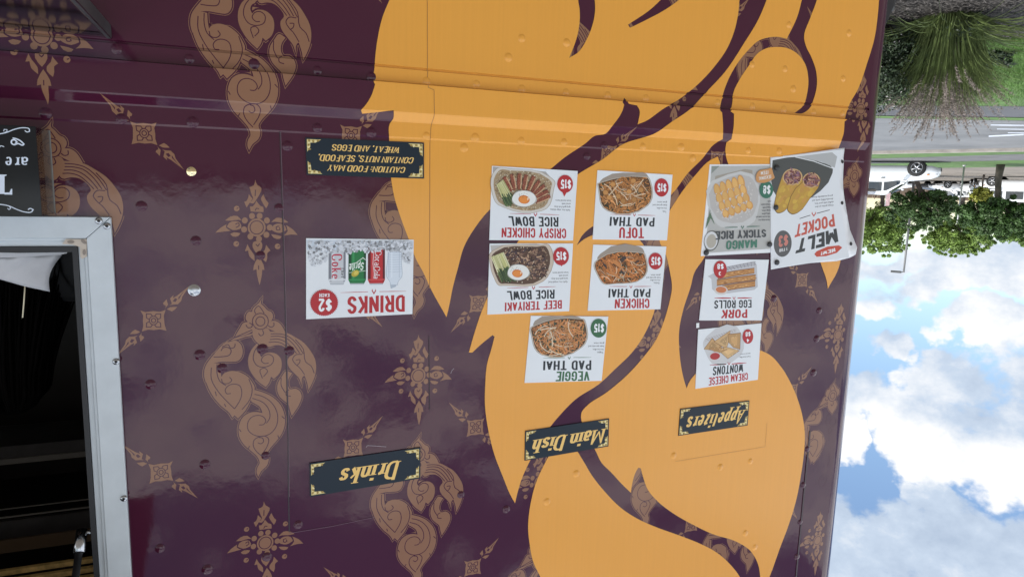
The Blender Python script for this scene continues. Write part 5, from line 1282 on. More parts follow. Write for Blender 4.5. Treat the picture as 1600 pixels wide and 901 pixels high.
# -- black board in a clear acrylic holder, left of the window
BD = 0.123
def bp(x, y): p = at_y(x, y, DW - BD); return (p.x, p.z)
bu = bp(60.5, 268)[0]; bz0, bz1 = bp(40, 197)[1], bp(40, 338.5)[1]
board = empty('menu_board', (bu + 0.4, DW - BD / 2, bz0), 'glossy black board with white lettering and curls in a deep clear holder', 'board')
bm = bmesh.new(); box_bm(bm, bu, 1.25, DW - BD, DW - BD + 0.006, bz0, bz1, 0, 0.001); link_bm('panel', bm, M_['blackboard'], board)
bm = bmesh.new(); box_bm(bm, bu + .0005, bu + 0.0035, DW - BD + 0.0065, DW - 0.0025, bz0 + .002, bz1 - 0.002); link_bm('side_plate', bm, M_['acrylic'], board)
bm = bmesh.new(); box_bm(bm, bu - 0.001, bu + 0.0042, DW - 0.006, DW - 0.0022, bz0 + .001, bz1 - 0.003); link_bm('edge_strip', bm, M_['shelf_in'], board)
class BCrop:
    def __init__(s, ox, oy, k): s.ox, s.oy, s.k = ox, oy, k
    def __call__(s, p): return bp(s.ox + p[0] * s.k, s.oy + p[1] * s.k)
    def many(s, pts): return [s(p) for p in pts]
    def width(s, w): return abs(s((100, 0))[0] - s((0, 0))[0]) / 100 * w
B = BCrop(0, 180, 150 / 795.0)
INKW = (0.62, 0.68, 0.78)
f_ = Flat(BD + 0.0003)
cw_ = lambda l, w: f_.stroke(B.many(smooth_loop(l, closed=False, sub=4)), [B.width(w)] * (4 * (len(l) - 1) + 1), INKW)
cw_([(-60, 165), (0, 155), (50, 145), (120, 118), (200, 105), (242, 115), (245, 135), (225, 140), (205, 128)], 9); cw_([(30, 135), (35, 118), (58, 120), (58, 138), (38, 142)], 6)
cw_([(-60, 735), (0, 738), (70, 750), (140, 780), (210, 802), (262, 800), (275, 782), (250, 772), (232, 782)], 9); cw_([(62, 770), (75, 782), (90, 770), (78, 757)], 6)
cw_([(-10, 275), (5, 255), (35, 262)], 8)
child(f_, 'flourish', board)
f_ = Flat(BD + 0.0003)
cw_([(105, 190), (130, 195), (172, 215), (198, 240), (190, 248), (150, 235), (115, 245), (95, 230), (98, 210), (120, 205), (140, 222), (125, 240)], 13)
lettering(f_, 'are', B.many([(235, 445), (42, 445), (42, 350), (235, 350)]), INKW, cw=.6, t=.17, gap=.16, serif=True, thin=.4)
f_.poly(B.many([(-5, 492), (55, 492), (55, 500), (38, 505), (38, 652), (-5, 652)]), INKW); f_.poly(B.many([(38, 640), (78, 640), (92, 610), (102, 610), (102, 658), (38, 657)]), INKW)
child(f_, 'lettering', board)

# -- inside the window: a person, a sheet of paper and a straw
M_['hair'] = mat('dark_hair', (0.0022, 0.0017, 0.0016), rough=0.85, spec=0.05, vary=0.4, vscale=60, stretch=(1, 1, .05))
M_['skin'] = mat('skin', (0.38, 0.21, 0.14), 0.5); M_['shirt'] = mat('black_shirt', (0.012, 0.012, 0.013), 0.8)
hc = at_y(22, 575, DW + 0.62)      # middle of the head
per = empty('person', (hc.x, hc.y, 0.84), 'person in a black shirt with long dark hair standing inside the serving window', 'person')
def skin_body(name, pts, edges, rad, m, parent):
    me = bpy.data.meshes.new(name); me.from_pydata(pts, edges, []); o = bpy.data.objects.new(name, me); col.objects.link(o)
    sk = o.modifiers.new('skin', 'SKIN'); o.modifiers.new('sub', 'SUBSURF').levels = 2; o.modifiers['sub'].render_levels = 2
    for v, rr in zip(me.skin_vertices[0].data, rad): v.radius = (rr, rr * (0.8 if rr > .1 else 1))
    me.skin_vertices[0].data[0].use_root = True
    dg = bpy.context.evaluated_depsgraph_get(); m2 = bpy.data.meshes.new_from_object(o.evaluated_get(dg))
    bpy.data.objects.remove(o); o = bpy.data.objects.new(name, m2); col.objects.link(o); m2.materials.clear(); m2.materials.append(m)
    for p in m2.polygons: p.use_smooth = True
    o.parent = parent; return o
zh = hc.z - 0.84
P = [(0, 0, zh - .72), (0, 0, zh - .55), (0, .0, zh - .35), (0, .0, zh - .21), (0, -.01, zh - .10), (0, -.02, zh), (0, -.02, zh + .07),
     (.17, 0, zh - .27), (.21, -.02, zh - .5), (.20, -.16, zh - .68), (.12, -.30, zh - .66), (-.17, 0, zh - .27), (-.21, -.02, zh - .5), (-.20, -.16, zh - .68), (-.12, -.30, zh - .66),
     (.09, 0, zh - .95), (.10, 0, zh - 1.3), (.10, 0, .07), (.10, -.12, .045), (-.09, 0, zh - .95), (-.10, 0, zh - 1.3), (-.10, 0, .07), (-.10, -.12, .045)]
E_ = [(0, 1), (1, 2), (2, 3), (3, 4), (4, 5), (5, 6), (2, 7), (7, 8), (8, 9), (9, 10), (2, 11), (11, 12), (12, 13), (13, 14), (0, 15), (15, 16), (16, 17), (17, 18), (0, 19), (19, 20), (20, 21), (21, 22)]
Rr = [.15, .14, .15, .06, .05, .085, .075, .065, .05, .04, .032, .065, .05, .04, .032, .085, .06, .04, .04, .085, .06, .04, .04]
skin_body('body', P, E_, Rr, M_['skin'], per)
P2 = [(0, 0, zh - .74), (0, 0, zh - .55), (0, 0, zh - .33), (.17, 0, zh - .27), (.215, -.02, zh - .45), (-.17, 0, zh - .27), (-.215, -.02, zh - .45), (0, 0, zh - .25)]
skin_body('shirt', P2, [(0, 1), (1, 2), (2, 3), (3, 4), (2, 5), (5, 6), (2, 7)], [.175, .165, .17, .085, .075, .085, .075, .075], M_['shirt'], per)
P3 = [(.09, 0, zh - 1.34), (.10, 0, zh - 1.0), (0, 0, zh - .78), (-.10, 0, zh - 1.0), (-.10, 0, zh - 1.34), (.10, 0, .1), (-.10, 0, .1)]
skin_body('trousers', P3, [(2, 1), (1, 0), (0, 5), (2, 3), (3, 4), (4, 6)], [.085, .11, .17, .11, .085, .06, .06], M_['shirt'], per)
bm = bmesh.new(); rr = random.Random(5)
for i in range(900):
    th = rr.uniform(0, 2 * math.pi); s0 = rr.uniform(.15, 1.0)
    if abs(math.atan2(math.sin(th + math.pi / 2), math.cos(th + math.pi / 2))) < .55 and s0 > .55: continue   # leave the face free
    x, y = math.cos(th), math.sin(th)
    L = rr.uniform(.25, .50); fl_ = rr.uniform(.9, 1.25); curl = rr.uniform(-.03, .03)
    pts = []
    for k in range(9):
        t = k / 8
        if t < .35: a = t / .35 * math.pi / 2; rad = .105 * math.sin(max(a, .25)) ; z = zh + .125 * math.cos(a) + .01
        else: q = (t - .35) / .65; rad = .105 * (1 + .55 * q * fl_) ; z = zh + .01 - L * q
        pts.append(Vector((x * rad * s0 ** .15 + curl * t * t, y * rad * s0 ** .15 - .02 + curl * math.sin(3 * t), z)))
    tube_bm(bm, pts, [.006, .006, .006, .006, .006, .005, .004, .003, .001], 4, 0, cap=False)
bmesh.ops.recalc_face_normals(bm, faces=bm.faces)
o = link_bm('hair', bm, M_['hair'], per, smooth=True, local=True)
M_['sheet'] = mat('plain_white_paper', (0.50, 0.50, 0.52), 0.7, vary=0.08, vscale=10)
bm = bmesh.new(); nx, ny = 14, 8; V = []
top = [(-60, 408), (0, 404), (40, 399), (97, 398)]; bot_ = [(-60, 420), (0, 436), (38, 447), (78, 455.5)]
for j in range(ny + 1):
    t = j / ny
    for i in range(nx + 1):
        s = i / nx * 3; k = min(int(s), 2); q = s - k
        a = Vector(top[k]) * (1 - q) + Vector(top[k + 1]) * q; b = Vector(bot_[k]) * (1 - q) + Vector(bot_[k + 1]) * q
        p = a * (1 - t) + b * t; p.x -= 9 * math.sin(t * math.pi) * (i / nx) ** 3
        V.append(bm.verts.new(at_y(p.x, p.y, DW + 0.055 + .02 * t + 0.006 * math.sin(i * 1.3 + j) * (1 - t) + .012 * (i / nx) ** 2)))
for j in range(ny):
    for i in range(nx):
        f = bm.faces.new((V[j * (nx + 1) + i], V[j * (nx + 1) + i + 1], V[(j + 1) * (nx + 1) + i + 1], V[(j + 1) * (nx + 1) + i])); f.smooth = True
for q in range(3):
    w_ = [bm.verts.new(at_y(x, y, DW + 0.050 - .003 * q)) for x, y in ((-40, 405 - q * 3), (20 + q * 12, 402 - q * 2.5), (96 + q * 4, 398 - q * 1.0), (97 + q * 4, 396 - q), (30, 398 - q * 1.5), (-40, 400 - q * 3))]
    bm.faces.new(w_)
ps = link_bm('paper_sheet', bm, M_['sheet'], None)
sm_ = ps.modifiers.new('thickness', 'SOLIDIFY'); sm_.thickness = 0.0006
tag(ps, 'loose white paper sheet lying just inside the window sill', 'paper')
bm = bmesh.new(); tube_bm(bm, [at_y(39.5, 440, DW + .095), at_y(37.5, 470, DW + .095), at_y(35.3, 496, DW + .095)], 0.0016, 8)
tag(link_bm('straw', bm, mat('cream_straw', (0.78, 0.70, 0.50), .4), None), 'thin cream straw standing upright behind the white paper in the window', 'straw')

# ------------------------------------------------------------------ ground, lawns and roads
M_['lot'] = mat('tan_asphalt', (0.135, 0.118, 0.100), 0.9, vary=0.25, vscale=0.35)
M_['asphalt'] = mat('grey_asphalt', (0.085, 0.087, 0.092), 0.85, vary=0.25, vscale=0.8)
M_['path'] = mat('dark_path', (0.055, 0.058, 0.066), 0.8, vary=0.2, vscale=1.2)
M_['concrete'] = mat('pale_concrete', (0.115, 0.118, 0.122), 0.55, vary=0.3, vscale=0.6)
M_['curb'] = mat('curb_stone', (0.26, 0.24, 0.22), 0.85, vary=0.2, vscale=3)
M_['lawn'] = mat('lawn', (0.050, 0.105, 0.022), 0.9, vary=0.4, vscale=1.6)
M_['mulch'] = mat('dark_mulch', (0.020, 0.018, 0.018), 0.9, vary=0.6, vscale=14, bump=0.02, bscale=30)
M_['line'] = mat('white_streak', (0.36, 0.39, 0.44), 0.6, vary=0.2, vscale=2)
def sheet(name, pts, z, m):
    bm = bmesh.new(); f = bm.faces.new([bm.verts.new((p[0], p[1], z)) for p in pts]); f.normal_update()
    if f.normal.z < 0: f.normal_flip()
    return tag(link_bm(name, bm, m, None), kind='structure')
sheet('ground', [(-2500, -2500), (2500, -2500), (2500, 2500), (-2500, 2500)], 0.0, M_['lot'])
vd = Vector((ray(1500, 311).x, ray(1500, 311).y, 0)).normalized()     # looking out past the end of the truck
sdir = Vector((-vd.y, vd.x, 0))                                       # to the left of that view
def edge(p, q, l=9, r=9):
    a, b = at_z(*p), at_z(*q); d = (b - a).normalized()
    return a - d * l, b + d * r
def strip(name, e0, e1, z, m, l=9, r=9):
    a, b = edge(*e0, l=l, r=r); c, d = edge(*e1, l=l, r=r)
    return sheet(name, [a, b, d, c], z, m)
b0 = ((1530, 64), (1600, 60)); b1 = ((1545, 165), (1600, 165.5)); b2 = ((1560, 182.5), (1600, 183)); b3 = ((1560, 186.5), (1600, 187.2))
b4 = ((1364, 235.5), (1600, 230.5)); b5 = ((1364, 247), (1600, 239.5)); b6 = ((1455, 252.5), (1600, 249)); b7 = ((1455, 261.7), (1600, 259.5))
strip('mulch_bed', ((1390, -160), (1600, -160)), b0, 0.004, M_['mulch'], 4, 6)
strip('lawn', b0, b1, 0.008, M_['lawn'], 14, 8); strip('path', b1, b2, 0.012, M_['path'], 14, 9)
strip('verge', b2, b3, 0.016, M_['lawn'], 14, 9); strip('road', b3, b4, 0.020, M_['concrete'])
strip('verge', b4, b5, 0.024, M_['lawn']); strip('road', b5, b6, 0.028, M_['asphalt']); strip('verge', b6, b7, 0.032, M_['lawn'])
for (x0, x1, y0, y1, sl) in ((1548, 1640, 192.5, 194.5, .012), (1558, 1640, 199, 200.5, .015), (1545, 1600, 210, 212.5, -.05), (1575, 1640, 205, 206.5, .0)):
    sheet('pale_streak', [at_z(x0, y0), at_z(x1, y0 + sl * (x1 - x0)), at_z(x1, y1 + sl * (x1 - x0)), at_z(x0, y1)], 0.026, M_['line'])  # flat pale streaks laid across the road surface
a, b = edge(*b4); bm = bmesh.new(); d = (b - a).normalized(); nrm = Vector((-d.y, d.x, 0)) * 0.12
vs = [Vector(p) for p in (a - nrm, b - nrm, b + nrm, a + nrm)]
lo = [bm.verts.new((v.x, v.y, 0.0)) for v in vs]; hi = [bm.verts.new((v.x, v.y, 0.12)) for v in vs]
bm.faces.new(hi); bm.faces.new(lo[::-1])
for i in range(4): bm.faces.new((lo[i], lo[(i + 1) % 4], hi[(i + 1) % 4], hi[i]))
bmesh.ops.recalc_face_normals(bm, faces=bm.faces); tag(link_bm('curb', bm, M_['curb'], None), kind='structure')

def blades(name, pts, m, parent=None, kind=None):
    """pts: list of (base, tip, bend, width)"""
    V, Fc = [], []
    for (p, q, w, side) in pts:
        o = len(V); V += [p - side * w, p + side * w, q]; Fc.append((o, o + 1, o + 2))
    me = bpy.data.meshes.new(name); me.from_pydata([tuple(v) for v in V], [], Fc); me.materials.append(m)
    o = bpy.data.objects.new(name, me); col.objects.link(o); o.parent = parent
    return tag(o, kind=kind)
rg = random.Random(31)
M_['blade'] = mat('grass_blade', (0.07, 0.145, 0.028), 0.6, vary=0.45, vscale=3)
pts = []
for i in range(26000):
    x, y = rg.uniform(1490, 1640), rg.uniform(58, 167)
    yy = 166 - (166 - 58) * rg.random() ** 0.55
    p = at_z(x, yy, 0.008); h = rg.uniform(.025, .06); a = rg.uniform(0, 6.3)
    pts.append((p, p + Vector((rg.uniform(-.03, .03), rg.uniform(-.03, .03), h)), 0.004, Vector((math.cos(a), math.sin(a), 0))))
lg = blades('lawn_grass', pts, M_['blade']); tag(lg, 'short mown green grass of the lawn behind the ornamental grass', 'grass', kind='stuff')
pts = []
M_['chip'] = mat('mulch_chip', (0.022, 0.019, 0.018), 0.85, vary=0.85, vscale=45, c2=(0.11, 0.10, 0.095))
for i in range(9000):
    x, y = rg.uniform(1370, 1660), rg.uniform(-60, 60); p = at_z(x, y, 0.006 + rg.uniform(0, .02)); a = rg.uniform(0, 6.3); L = rg.uniform(.015, .06)
    d = Vector((math.cos(a), math.sin(a), rg.uniform(-.1, .35)))
    pts.append((p, p + d * L, rg.uniform(.004, .012), Vector((-math.sin(a), math.cos(a), rg.uniform(-.2, .2)))))
ch = blades('mulch_chips', pts, M_['chip']); tag(ch, 'dark wood mulch and leaf litter of the planting bed', 'mulch', kind='stuff')

# ------------------------------------------------------------------ plants
def ribbons(name, curves, m, parent, kind=None):
    V, Fc = [], []
    for pts, w in curves:
        for i, p in enumerate(pts):
            t = (pts[min(i + 1, len(pts) - 1)] - pts[max(i - 1, 0)]).normalized(); s = t.cross(Vector((math.sin(i * .3 + w * 900), math.cos(w * 1700), .2))).normalized()
            ww = w * (1 - .85 * (i / (len(pts) - 1)) ** 2)
            V += [p - s * ww, p + s * ww]
        o = len(V) - 2 * len(pts)
        for i in range(len(pts) - 1): Fc.append((o + 2 * i, o + 2 * i + 1, o + 2 * i + 3, o + 2 * i + 2))
    me = bpy.data.meshes.new(name); me.from_pydata([tuple(v) for v in V], [], Fc); me.materials.append(m)
    o = bpy.data.objects.new(name, me); col.objects.link(o); o.parent = parent
    return tag(o, kind=kind)
M_['g1'] = mat('fountain_grass_leaf', (0.115, 0.155, 0.052), 0.55, vary=0.6, vscale=7)
M_['g2'] = mat('fountain_grass_plume', (0.22, 0.185, 0.165), 0.8, vary=0.35, vscale=20)
gb = at_z(1484, 26)
og = empty('ornamental_grass', gb, 'big clump of green fountain grass with pinkish feathery plumes beside the truck', 'grass clump')
cv = []
for i in range(1900):
    a = rg.uniform(0, 6.3); r0 = .24 * rg.random() ** .6; lean = abs(rg.gauss(0.07, .15)); L = rg.uniform(.6, 1.02); droop = rg.uniform(.05, .55)
    if i % 9 == 0: lean = rg.uniform(.6, 1.3); droop = rg.uniform(.3, 1.1); L = rg.uniform(.45, .75)
    b = Vector((r0 * math.cos(a), r0 * math.sin(a), 0)); P = []
    for k in range(7):
        t = k / 6; P.append(b + Vector((math.cos(a) * L * (lean * t + droop * .5 * t ** 3), math.sin(a) * L * (lean * t + droop * .5 * t ** 3), L * t * (1 - .35 * lean) - droop * .45 * L * t ** 3)))
    cv.append((P, rg.uniform(.0026, .005)))
ribbons('foliage', cv, M_['g1'], og)
pc, pp = [], []
for i in range(230):
    a = rg.uniform(0, 6.3); lean = abs(rg.gauss(.13, .20)); L = rg.uniform(.78, 1.22); d = Vector((math.cos(a), math.sin(a), 0))
    P = [d * (L * (lean * t + .12 * t ** 3)) + Vector((0, 0, L * t * (1 - .3 * lean) - .06 * L * t ** 4)) for t in [k / 8 for k in range(9)]]
    pc.append((P, .0014))
    for k in range(110):
        t = rg.uniform(.70, 1.0); q = P[min(7, int(t * 8))].lerp(P[min(8, int(t * 8) + 1)], t * 8 - int(t * 8)); s = math.sin((t - .68) / .34 * math.pi) * .5 + .3
        v = Vector((rg.gauss(0, 1), rg.gauss(0, 1), rg.gauss(.6, .8))).normalized() * rg.uniform(.02, .055) * s
        pp.append((q, q + v, .0030, Vector((rg.uniform(-1, 1), rg.uniform(-1, 1), rg.uniform(-1, 1))).normalized()))
ribbons('stalk', pc, M_['g2'], og, kind='stuff'); blades('plume', pp, M_['g2'], og, kind='stuff')

def leaf_cloud(clumps, n, size, r, flat=0.6):
    V, Fc = [], []
    for i in range(n):
        c, rad = r.choice(clumps)
        d = Vector((r.gauss(0, 1), r.gauss(0, 1), r.gauss(0, 1))).normalized() * (r.random() ** .65) * rad * 1.1
        p = c + Vector((d.x, d.y, d.z * flat)); s = size * r.uniform(.6, 1.3)
        nrm = (d.normalized() + Vector((r.gauss(0, .7), r.gauss(0, .7), r.gauss(.35, .7)))).normalized()
        u = nrm.cross(Vector((r.uniform(-1, 1), r.uniform(-1, 1), r.uniform(-1, 1)))).normalized(); v = nrm.cross(u)
        o = len(V); V += [tuple(p - u * s), tuple(p + v * s * .45), tuple(p + u * s), tuple(p - v * s * .45)]; Fc.append((o, o + 1, o + 2, o + 3))
    return V, Fc
def add_leaves(name, clumps, n, size, m, parent, r, flat=0.6):
    V, Fc = leaf_cloud(clumps, n, size, r, flat); base = world_loc(parent)
    me = bpy.data.meshes.new(name); me.from_pydata([(a - base.x, b - base.y, c - base.z) for a, b, c in V], [], Fc); me.materials.append(m)
    o = bpy.data.objects.new(name, me); col.objects.link(o); o.parent = parent; return o
def leaf_mat(name, c, v=.55, scale=2.2):
    mt = mat(name, c, 0.55, vary=v, vscale=scale, spec=0.3); bs = mt.node_tree.nodes['Principled BSDF']
    bs.inputs['Subsurface Weight'].default_value = 0.0
    return mt
LM = {'dark': leaf_mat('dark_leaf', (0.042, 0.085, 0.022)), 'mid': leaf_mat('mid_green_leaf', (0.10, 0.17, 0.035)), 'light': leaf_mat('light_green_leaf', (0.155, 0.24, 0.05)), 'yellow': leaf_mat('yellow_green_leaf', (0.20, 0.21, 0.035)), 'shrub': leaf_mat('shrub_leaf', (0.028, 0.045, 0.024), .7, 9)}
M_['bark'] = mat('bark', (0.075, 0.062, 0.052), 0.9, vary=0.4, vscale=4)
def on_ray(x, dist):
    d = Vector((ray(x, 310).x, ray(x, 310).y, 0)).normalized(); return d * dist
def zat(x, y, p):   # height of the photo row y above the ground point p
    d = ray(x, y); return EYE + d.z * math.hypot(p.x, p.y) / math.hypot(d.x, d.y)
def tree(label, bx, dist, x0, x1, y0, y1, leaf, n, size, seed, group='trees along the parking lot', trunk=True, name='tree'):
    r = random.Random(seed); base = on_ray(bx, dist); cxm = (x0 + x1) / 2
    z0, z1 = zat(cxm, y0, base), zat(cxm, y1, base); c = on_ray(cxm, dist); W = (x1 - x0) / 1072 * dist * .97; H = z1 - z0
    t = empty(name, (base.x, base.y, 0), label, 'tree' if name == 'tree' else 'bush', group)
    c.z = (z0 + z1) / 2
    clumps = []
    for i in range(150):
        d = Vector((r.gauss(0, 1), r.gauss(0, 1), r.gauss(0, 1))).normalized(); k = r.uniform(.40, .95)
        taper = 1 - .22 * max(0, d.z)
        clumps.append((c + Vector((d.x * W / 2 * k * taper, d.y * W / 2 * k * taper, d.z * H / 2 * k)), min(W, H) * r.uniform(.045, .13)))
    for i in range(36):   # a few shoots that break the outline
        d = Vector((r.gauss(0, 1), r.gauss(0, 1), abs(r.gauss(0, 1)))).normalized(); clumps.append((c + Vector((d.x * W / 2 * .98, d.y * W / 2 * .98, d.z * H / 2 * 1.0)), min(W, H) * r.uniform(.02, .05)))
    add_leaves('crown', clumps, n, size, LM[leaf], t, r, .8)
    bm = bmesh.new()
    tr = .03 * W + .02
    top = c.z + H * .1
    tube_bm(bm, [Vector((base.x, base.y, 0)), Vector((base.x + .05, base.y, z0 * .5)), Vector((base.x * .5 + c.x * .5, base.y * .5 + c.y * .5, z0 + .1)), Vector((c.x, c.y, top))], [tr * 1.25, tr, tr * .85, tr * .3], 8)
    for i in range(7):
        q = r.choice(clumps[:150])[0]; st = Vector((base.x * .4 + c.x * .6, base.y * .4 + c.y * .6, z0 + H * r.uniform(0, .3))); tube_bm(bm, [st, st.lerp(q, .5) + Vector((0, 0, .1)), q], [tr * .5, tr * .3, tr * .1], 6)
    link_bm('trunk', bm, M_['bark'], t)
    return t
tree('dark round tree whose crown stands above the white SUV', 1430, 61, 1391, 1494, 294, 360, 'dark', 26000, .115, 41)
tree('light green tall tree close to the truck edge behind the dark round one', 1378, 78, 1336, 1426, 314, 401, 'light', 26000, .14, 42)
tree('dark tree with a stout trunk in front of the white van', 1557, 39, 1503, 1618, 302, 373, 'dark', 28000, .08, 43)
tree('pale green tree in the middle, seen between the two dark crowns', 1505, 80, 1462, 1549, 338, 401, 'light', 22000, .14, 44)
tree('broad mid green tree at the far right behind the dark tree', 1595, 74, 1538, 1660, 325, 384, 'mid', 20000, .14, 45)
tree('low light tree partly hidden by the truck corner', 1335, 90, 1290, 1368, 310, 390, 'light', 12000, .16, 46)
tree('small yellow green bush by the far parked cars', 1533, 56, 1520, 1546, 292, 318, 'yellow', 1400, .15, 47, group=None, name='bush')
r5 = random.Random(5); sb = at_z(1388, 36)
sh = empty('shrub', sb, 'dark leafy shrub with pale specks between the truck corner and the fountain grass', 'shrub')
cl = [(sb + sdir * r5.gauss(0.02, .26) + vd * r5.gauss(0, .2) + Vector((0, 0, min(.68, abs(r5.gauss(.30, .24))))), r5.uniform(.10, .2)) for _ in range(60)]
add_leaves('foliage', cl, 22000, .018, LM['shrub'], sh, r5, .9)
add_leaves('pale_speck', cl, 900, .011, mat('pale_grey_speck', (0.42, 0.40, 0.40), .8), sh, r5, 1.0)  # small pale flecks scattered through the dark leaves
bm = bmesh.new()
for i in range(12): tube_bm(bm, [sb, sb.lerp(cl[i][0], .5) + Vector((.02, 0, .05)), cl[i][0]], [.008, .006, .003], 5)
link_bm('stem', bm, M_['bark'], sh)
sb = at_z(1546, 76); s2 = empty('shrub', sb, 'low dark shrub on the lawn just right of the fountain grass', 'shrub')
cl = [(sb + sdir * r5.uniform(-.22, .22) + vd * r5.uniform(-.15, .15) + Vector((0, 0, r5.uniform(.02, .2))), r5.uniform(.04, .08)) for _ in range(22)]
add_leaves('foliage', cl, 1100, .028, LM['shrub'], s2, r5, .8)
bm = bmesh.new()
for i in range(7): tube_bm(bm, [sb, cl[i][0]], [.006, .003], 5)
link_bm('stem', bm, M_['bark'], s2)

# the wood on the far side of the lot (it shows in the glossy side of the truck)
r6 = random.Random(8); cl = []
for i in range(240):
    x = -330 + i * 2.9; cl.append((Vector((x, -205 + r6.uniform(-8, 8), r6.uniform(1.2, 4.0) + (1.5 if -90 < x < -20 else 0))), r6.uniform(2.0, 3.6)))
V, Fc = leaf_cloud(cl, 15000, 1.1, r6, .8); me = bpy.data.meshes.new('far_wood'); me.from_pydata(V, [], Fc); me.materials.append(LM['dark'])
o = bpy.data.objects.new('far_wood', me); col.objects.link(o); tag(o, 'low far line of trees mirrored in the truck side', 'trees', kind='stuff')

# ------------------------------------------------------------------ cars
M_['car_white'] = mat('white_car_paint', (0.72, 0.74, 0.76), 0.25, coat=.5); M_['car_dark'] = mat('dark_car_paint', (0.02, 0.022, 0.026), 0.25, coat=.5); M_['car_silver'] = mat('silver_car_paint', (0.36, 0.38, 0.40), 0.3, metal=.4, coat=.5)
M_['glass'] = mat('dark_car_glass', (0.018, 0.024, 0.028), 0.06, spec=.7); M_['tyre'] = mat('tyre', (0.016, 0.016, 0.017), 0.8); M_['rim'] = mat('alloy', (0.40, 0.41, 0.43), 0.35, metal=.8); M_['lamp'] = mat('lamp_lens', (0.55, 0.56, 0.58), 0.1); M_['amber'] = mat('amber_lens', (0.6, 0.22, 0.03), 0.2); M_['red'] = mat('red_lens', (0.3, 0.015, 0.015), 0.2)
def car(label, loc, rz, L=4.5, H=1.55, W=1.82, paint='car_white', kind='suv', group=None, cat='car', name='parked_car'):
    root = empty(name, (0, 0, 0), label, cat, group)
    h = L / 2; hw = W / 2; r_w = .335
    belt = H * .60 if kind != 'van' else H * .55
    #   x, belt height, side half width factor
    st = [(-h, belt * .80, .80), (-h + .06, belt * .96, .90), (-h + .4, belt, .98), (-.6, belt, 1.0), (.75, belt * .99, 1.0), (1.0, belt * .955, 1.0), (1.5, belt * .90, .985), (h - .35, belt * .83, .95), (h - .1, belt * .72, .86), (h, belt * .58, .74)]
    bm = bmesh.new(); rings = []
    for x, b, k in st:
        zb_ = .24 if -h + .1 < x < h - .1 else .32
        w = hw * k
        half = [(w * .90, zb_), (w * .985, zb_ + .12), (w, zb_ + (b - zb_) * .45), (w * .985, zb_ + (b - zb_) * .80), (w * .93, b - .02), (w * .80, b + .015), (w * .4, b + .04), (0, b + .05)]
        ring = [bm.verts.new((x, y, z)) for y, z in half] + [bm.verts.new((x, -y, z)) for y, z in half[-2::-1]]
        rings.append(ring)
    for A, B in zip(rings, rings[1:]):
        for i in range(len(A) - 1):
            f = bm.faces.new((A[i], B[i], B[i + 1], A[i + 1])); f.smooth = True
        bm.faces.new((A[-1], B[-1], B[0], A[0]))
    bm.faces.new(rings[0]); bm.faces.new(rings[-1][::-1])
    # greenhouse
    if kind == 'suv': roof = [(-h + .12, belt, .90, 0), (-h + .42, H * .93, .72, 1), (-h + .9, H * .985, .74, 1), (-.1, H, .74, 1), (.25, H * .975, .72, 1), (1.05, belt + .0, .86, 0)]
    elif kind == 'van': roof = [(-h + .03, belt, .92, 0), (-h + .10, H * .95, .82, 1), (-h + .4, H, .82, 1), (.7, H, .82, 1), (1.15, H * .95, .8, 1), (1.85, belt * .99, .88, 0)]
    else: roof = [(-h + .55, belt, .88, 0), (-.95, H * .96, .66, 1), (-.5, H, .68, 1), (.1, H * .985, .68, 1), (1.05, belt, .86, 0)]
    R2 = []
    for x, z, k, up in roof:
        w = hw * k
        R2.append([bm.verts.new((x, y, zz)) for y, zz in (((w, z - .02), (w * .96, z), (w * .5, z + (.035 if up else .0)), (0, z + (.045 if up else .0)), (-w * .5, z + (.035 if up else .0)), (-w * .96, z), (-w, z - .02)))])
    lowL = [bm.verts.new((x, hw * .93, belt - .03)) for x, z, k, up in roof]; lowR = [bm.verts.new((x, -hw * .93, belt - .03)) for x, z, k, up in roof]
    for i in range(len(R2) - 1):
        A, B = R2[i], R2[i + 1]
        for j in range(6):
            f = bm.faces.new((A[j], B[j], B[j + 1], A[j + 1])); f.smooth = True
        bm.faces.new((lowL[i], lowL[i + 1], B[0], A[0])); bm.faces.new((A[6], B[6], lowR[i + 1], lowR[i]))
    bmesh.ops.recalc_face_normals(bm, faces=bm.faces)
    link_bm('body', bm, M_[paint], root, local=True)
    # side glass, windscreen
    def side_pt(x, s, t):  # t 0 belt .. 1 roof
        for (xa, za, ka, _), (xb, zb2, kb, _2) in zip(roof, roof[1:]):
            if xa <= x <= xb:
                q = (x - xa) / (xb - xa); z = za + (zb2 - za) * q - .02; w = hw * (ka + (kb - ka) * q); break
        zz = belt - .03 + (z - belt + .03) * t; ww = hw * .93 + (w - hw * .93) * t
        return Vector((x, s * (ww + .006), zz))
    if kind == 'suv': wins = [(-h + .42, -.72), (-.64, .06), (.14, .78)]
    elif kind == 'van': wins = [(.75, 1.45), (-.5, .55)]
    else: wins = [(-1.0, -.12), (-.05, .72)]
    for s in (1, -1):
        for xa, xb in wins:
            bm = bmesh.new(); n = 5
            lo = [bm.verts.new(side_pt(xa + (xb - xa) * i / n, s, .16)) for i in range(n + 1)]; hi = [bm.verts.new(side_pt(xa + (xb - xa) * i / n, s, .84)) for i in range(n + 1)]
            for i in range(n): bm.faces.new((lo[i], lo[i + 1], hi[i + 1], hi[i]))
            link_bm('side_window', bm, M_['glass'], root, local=True)
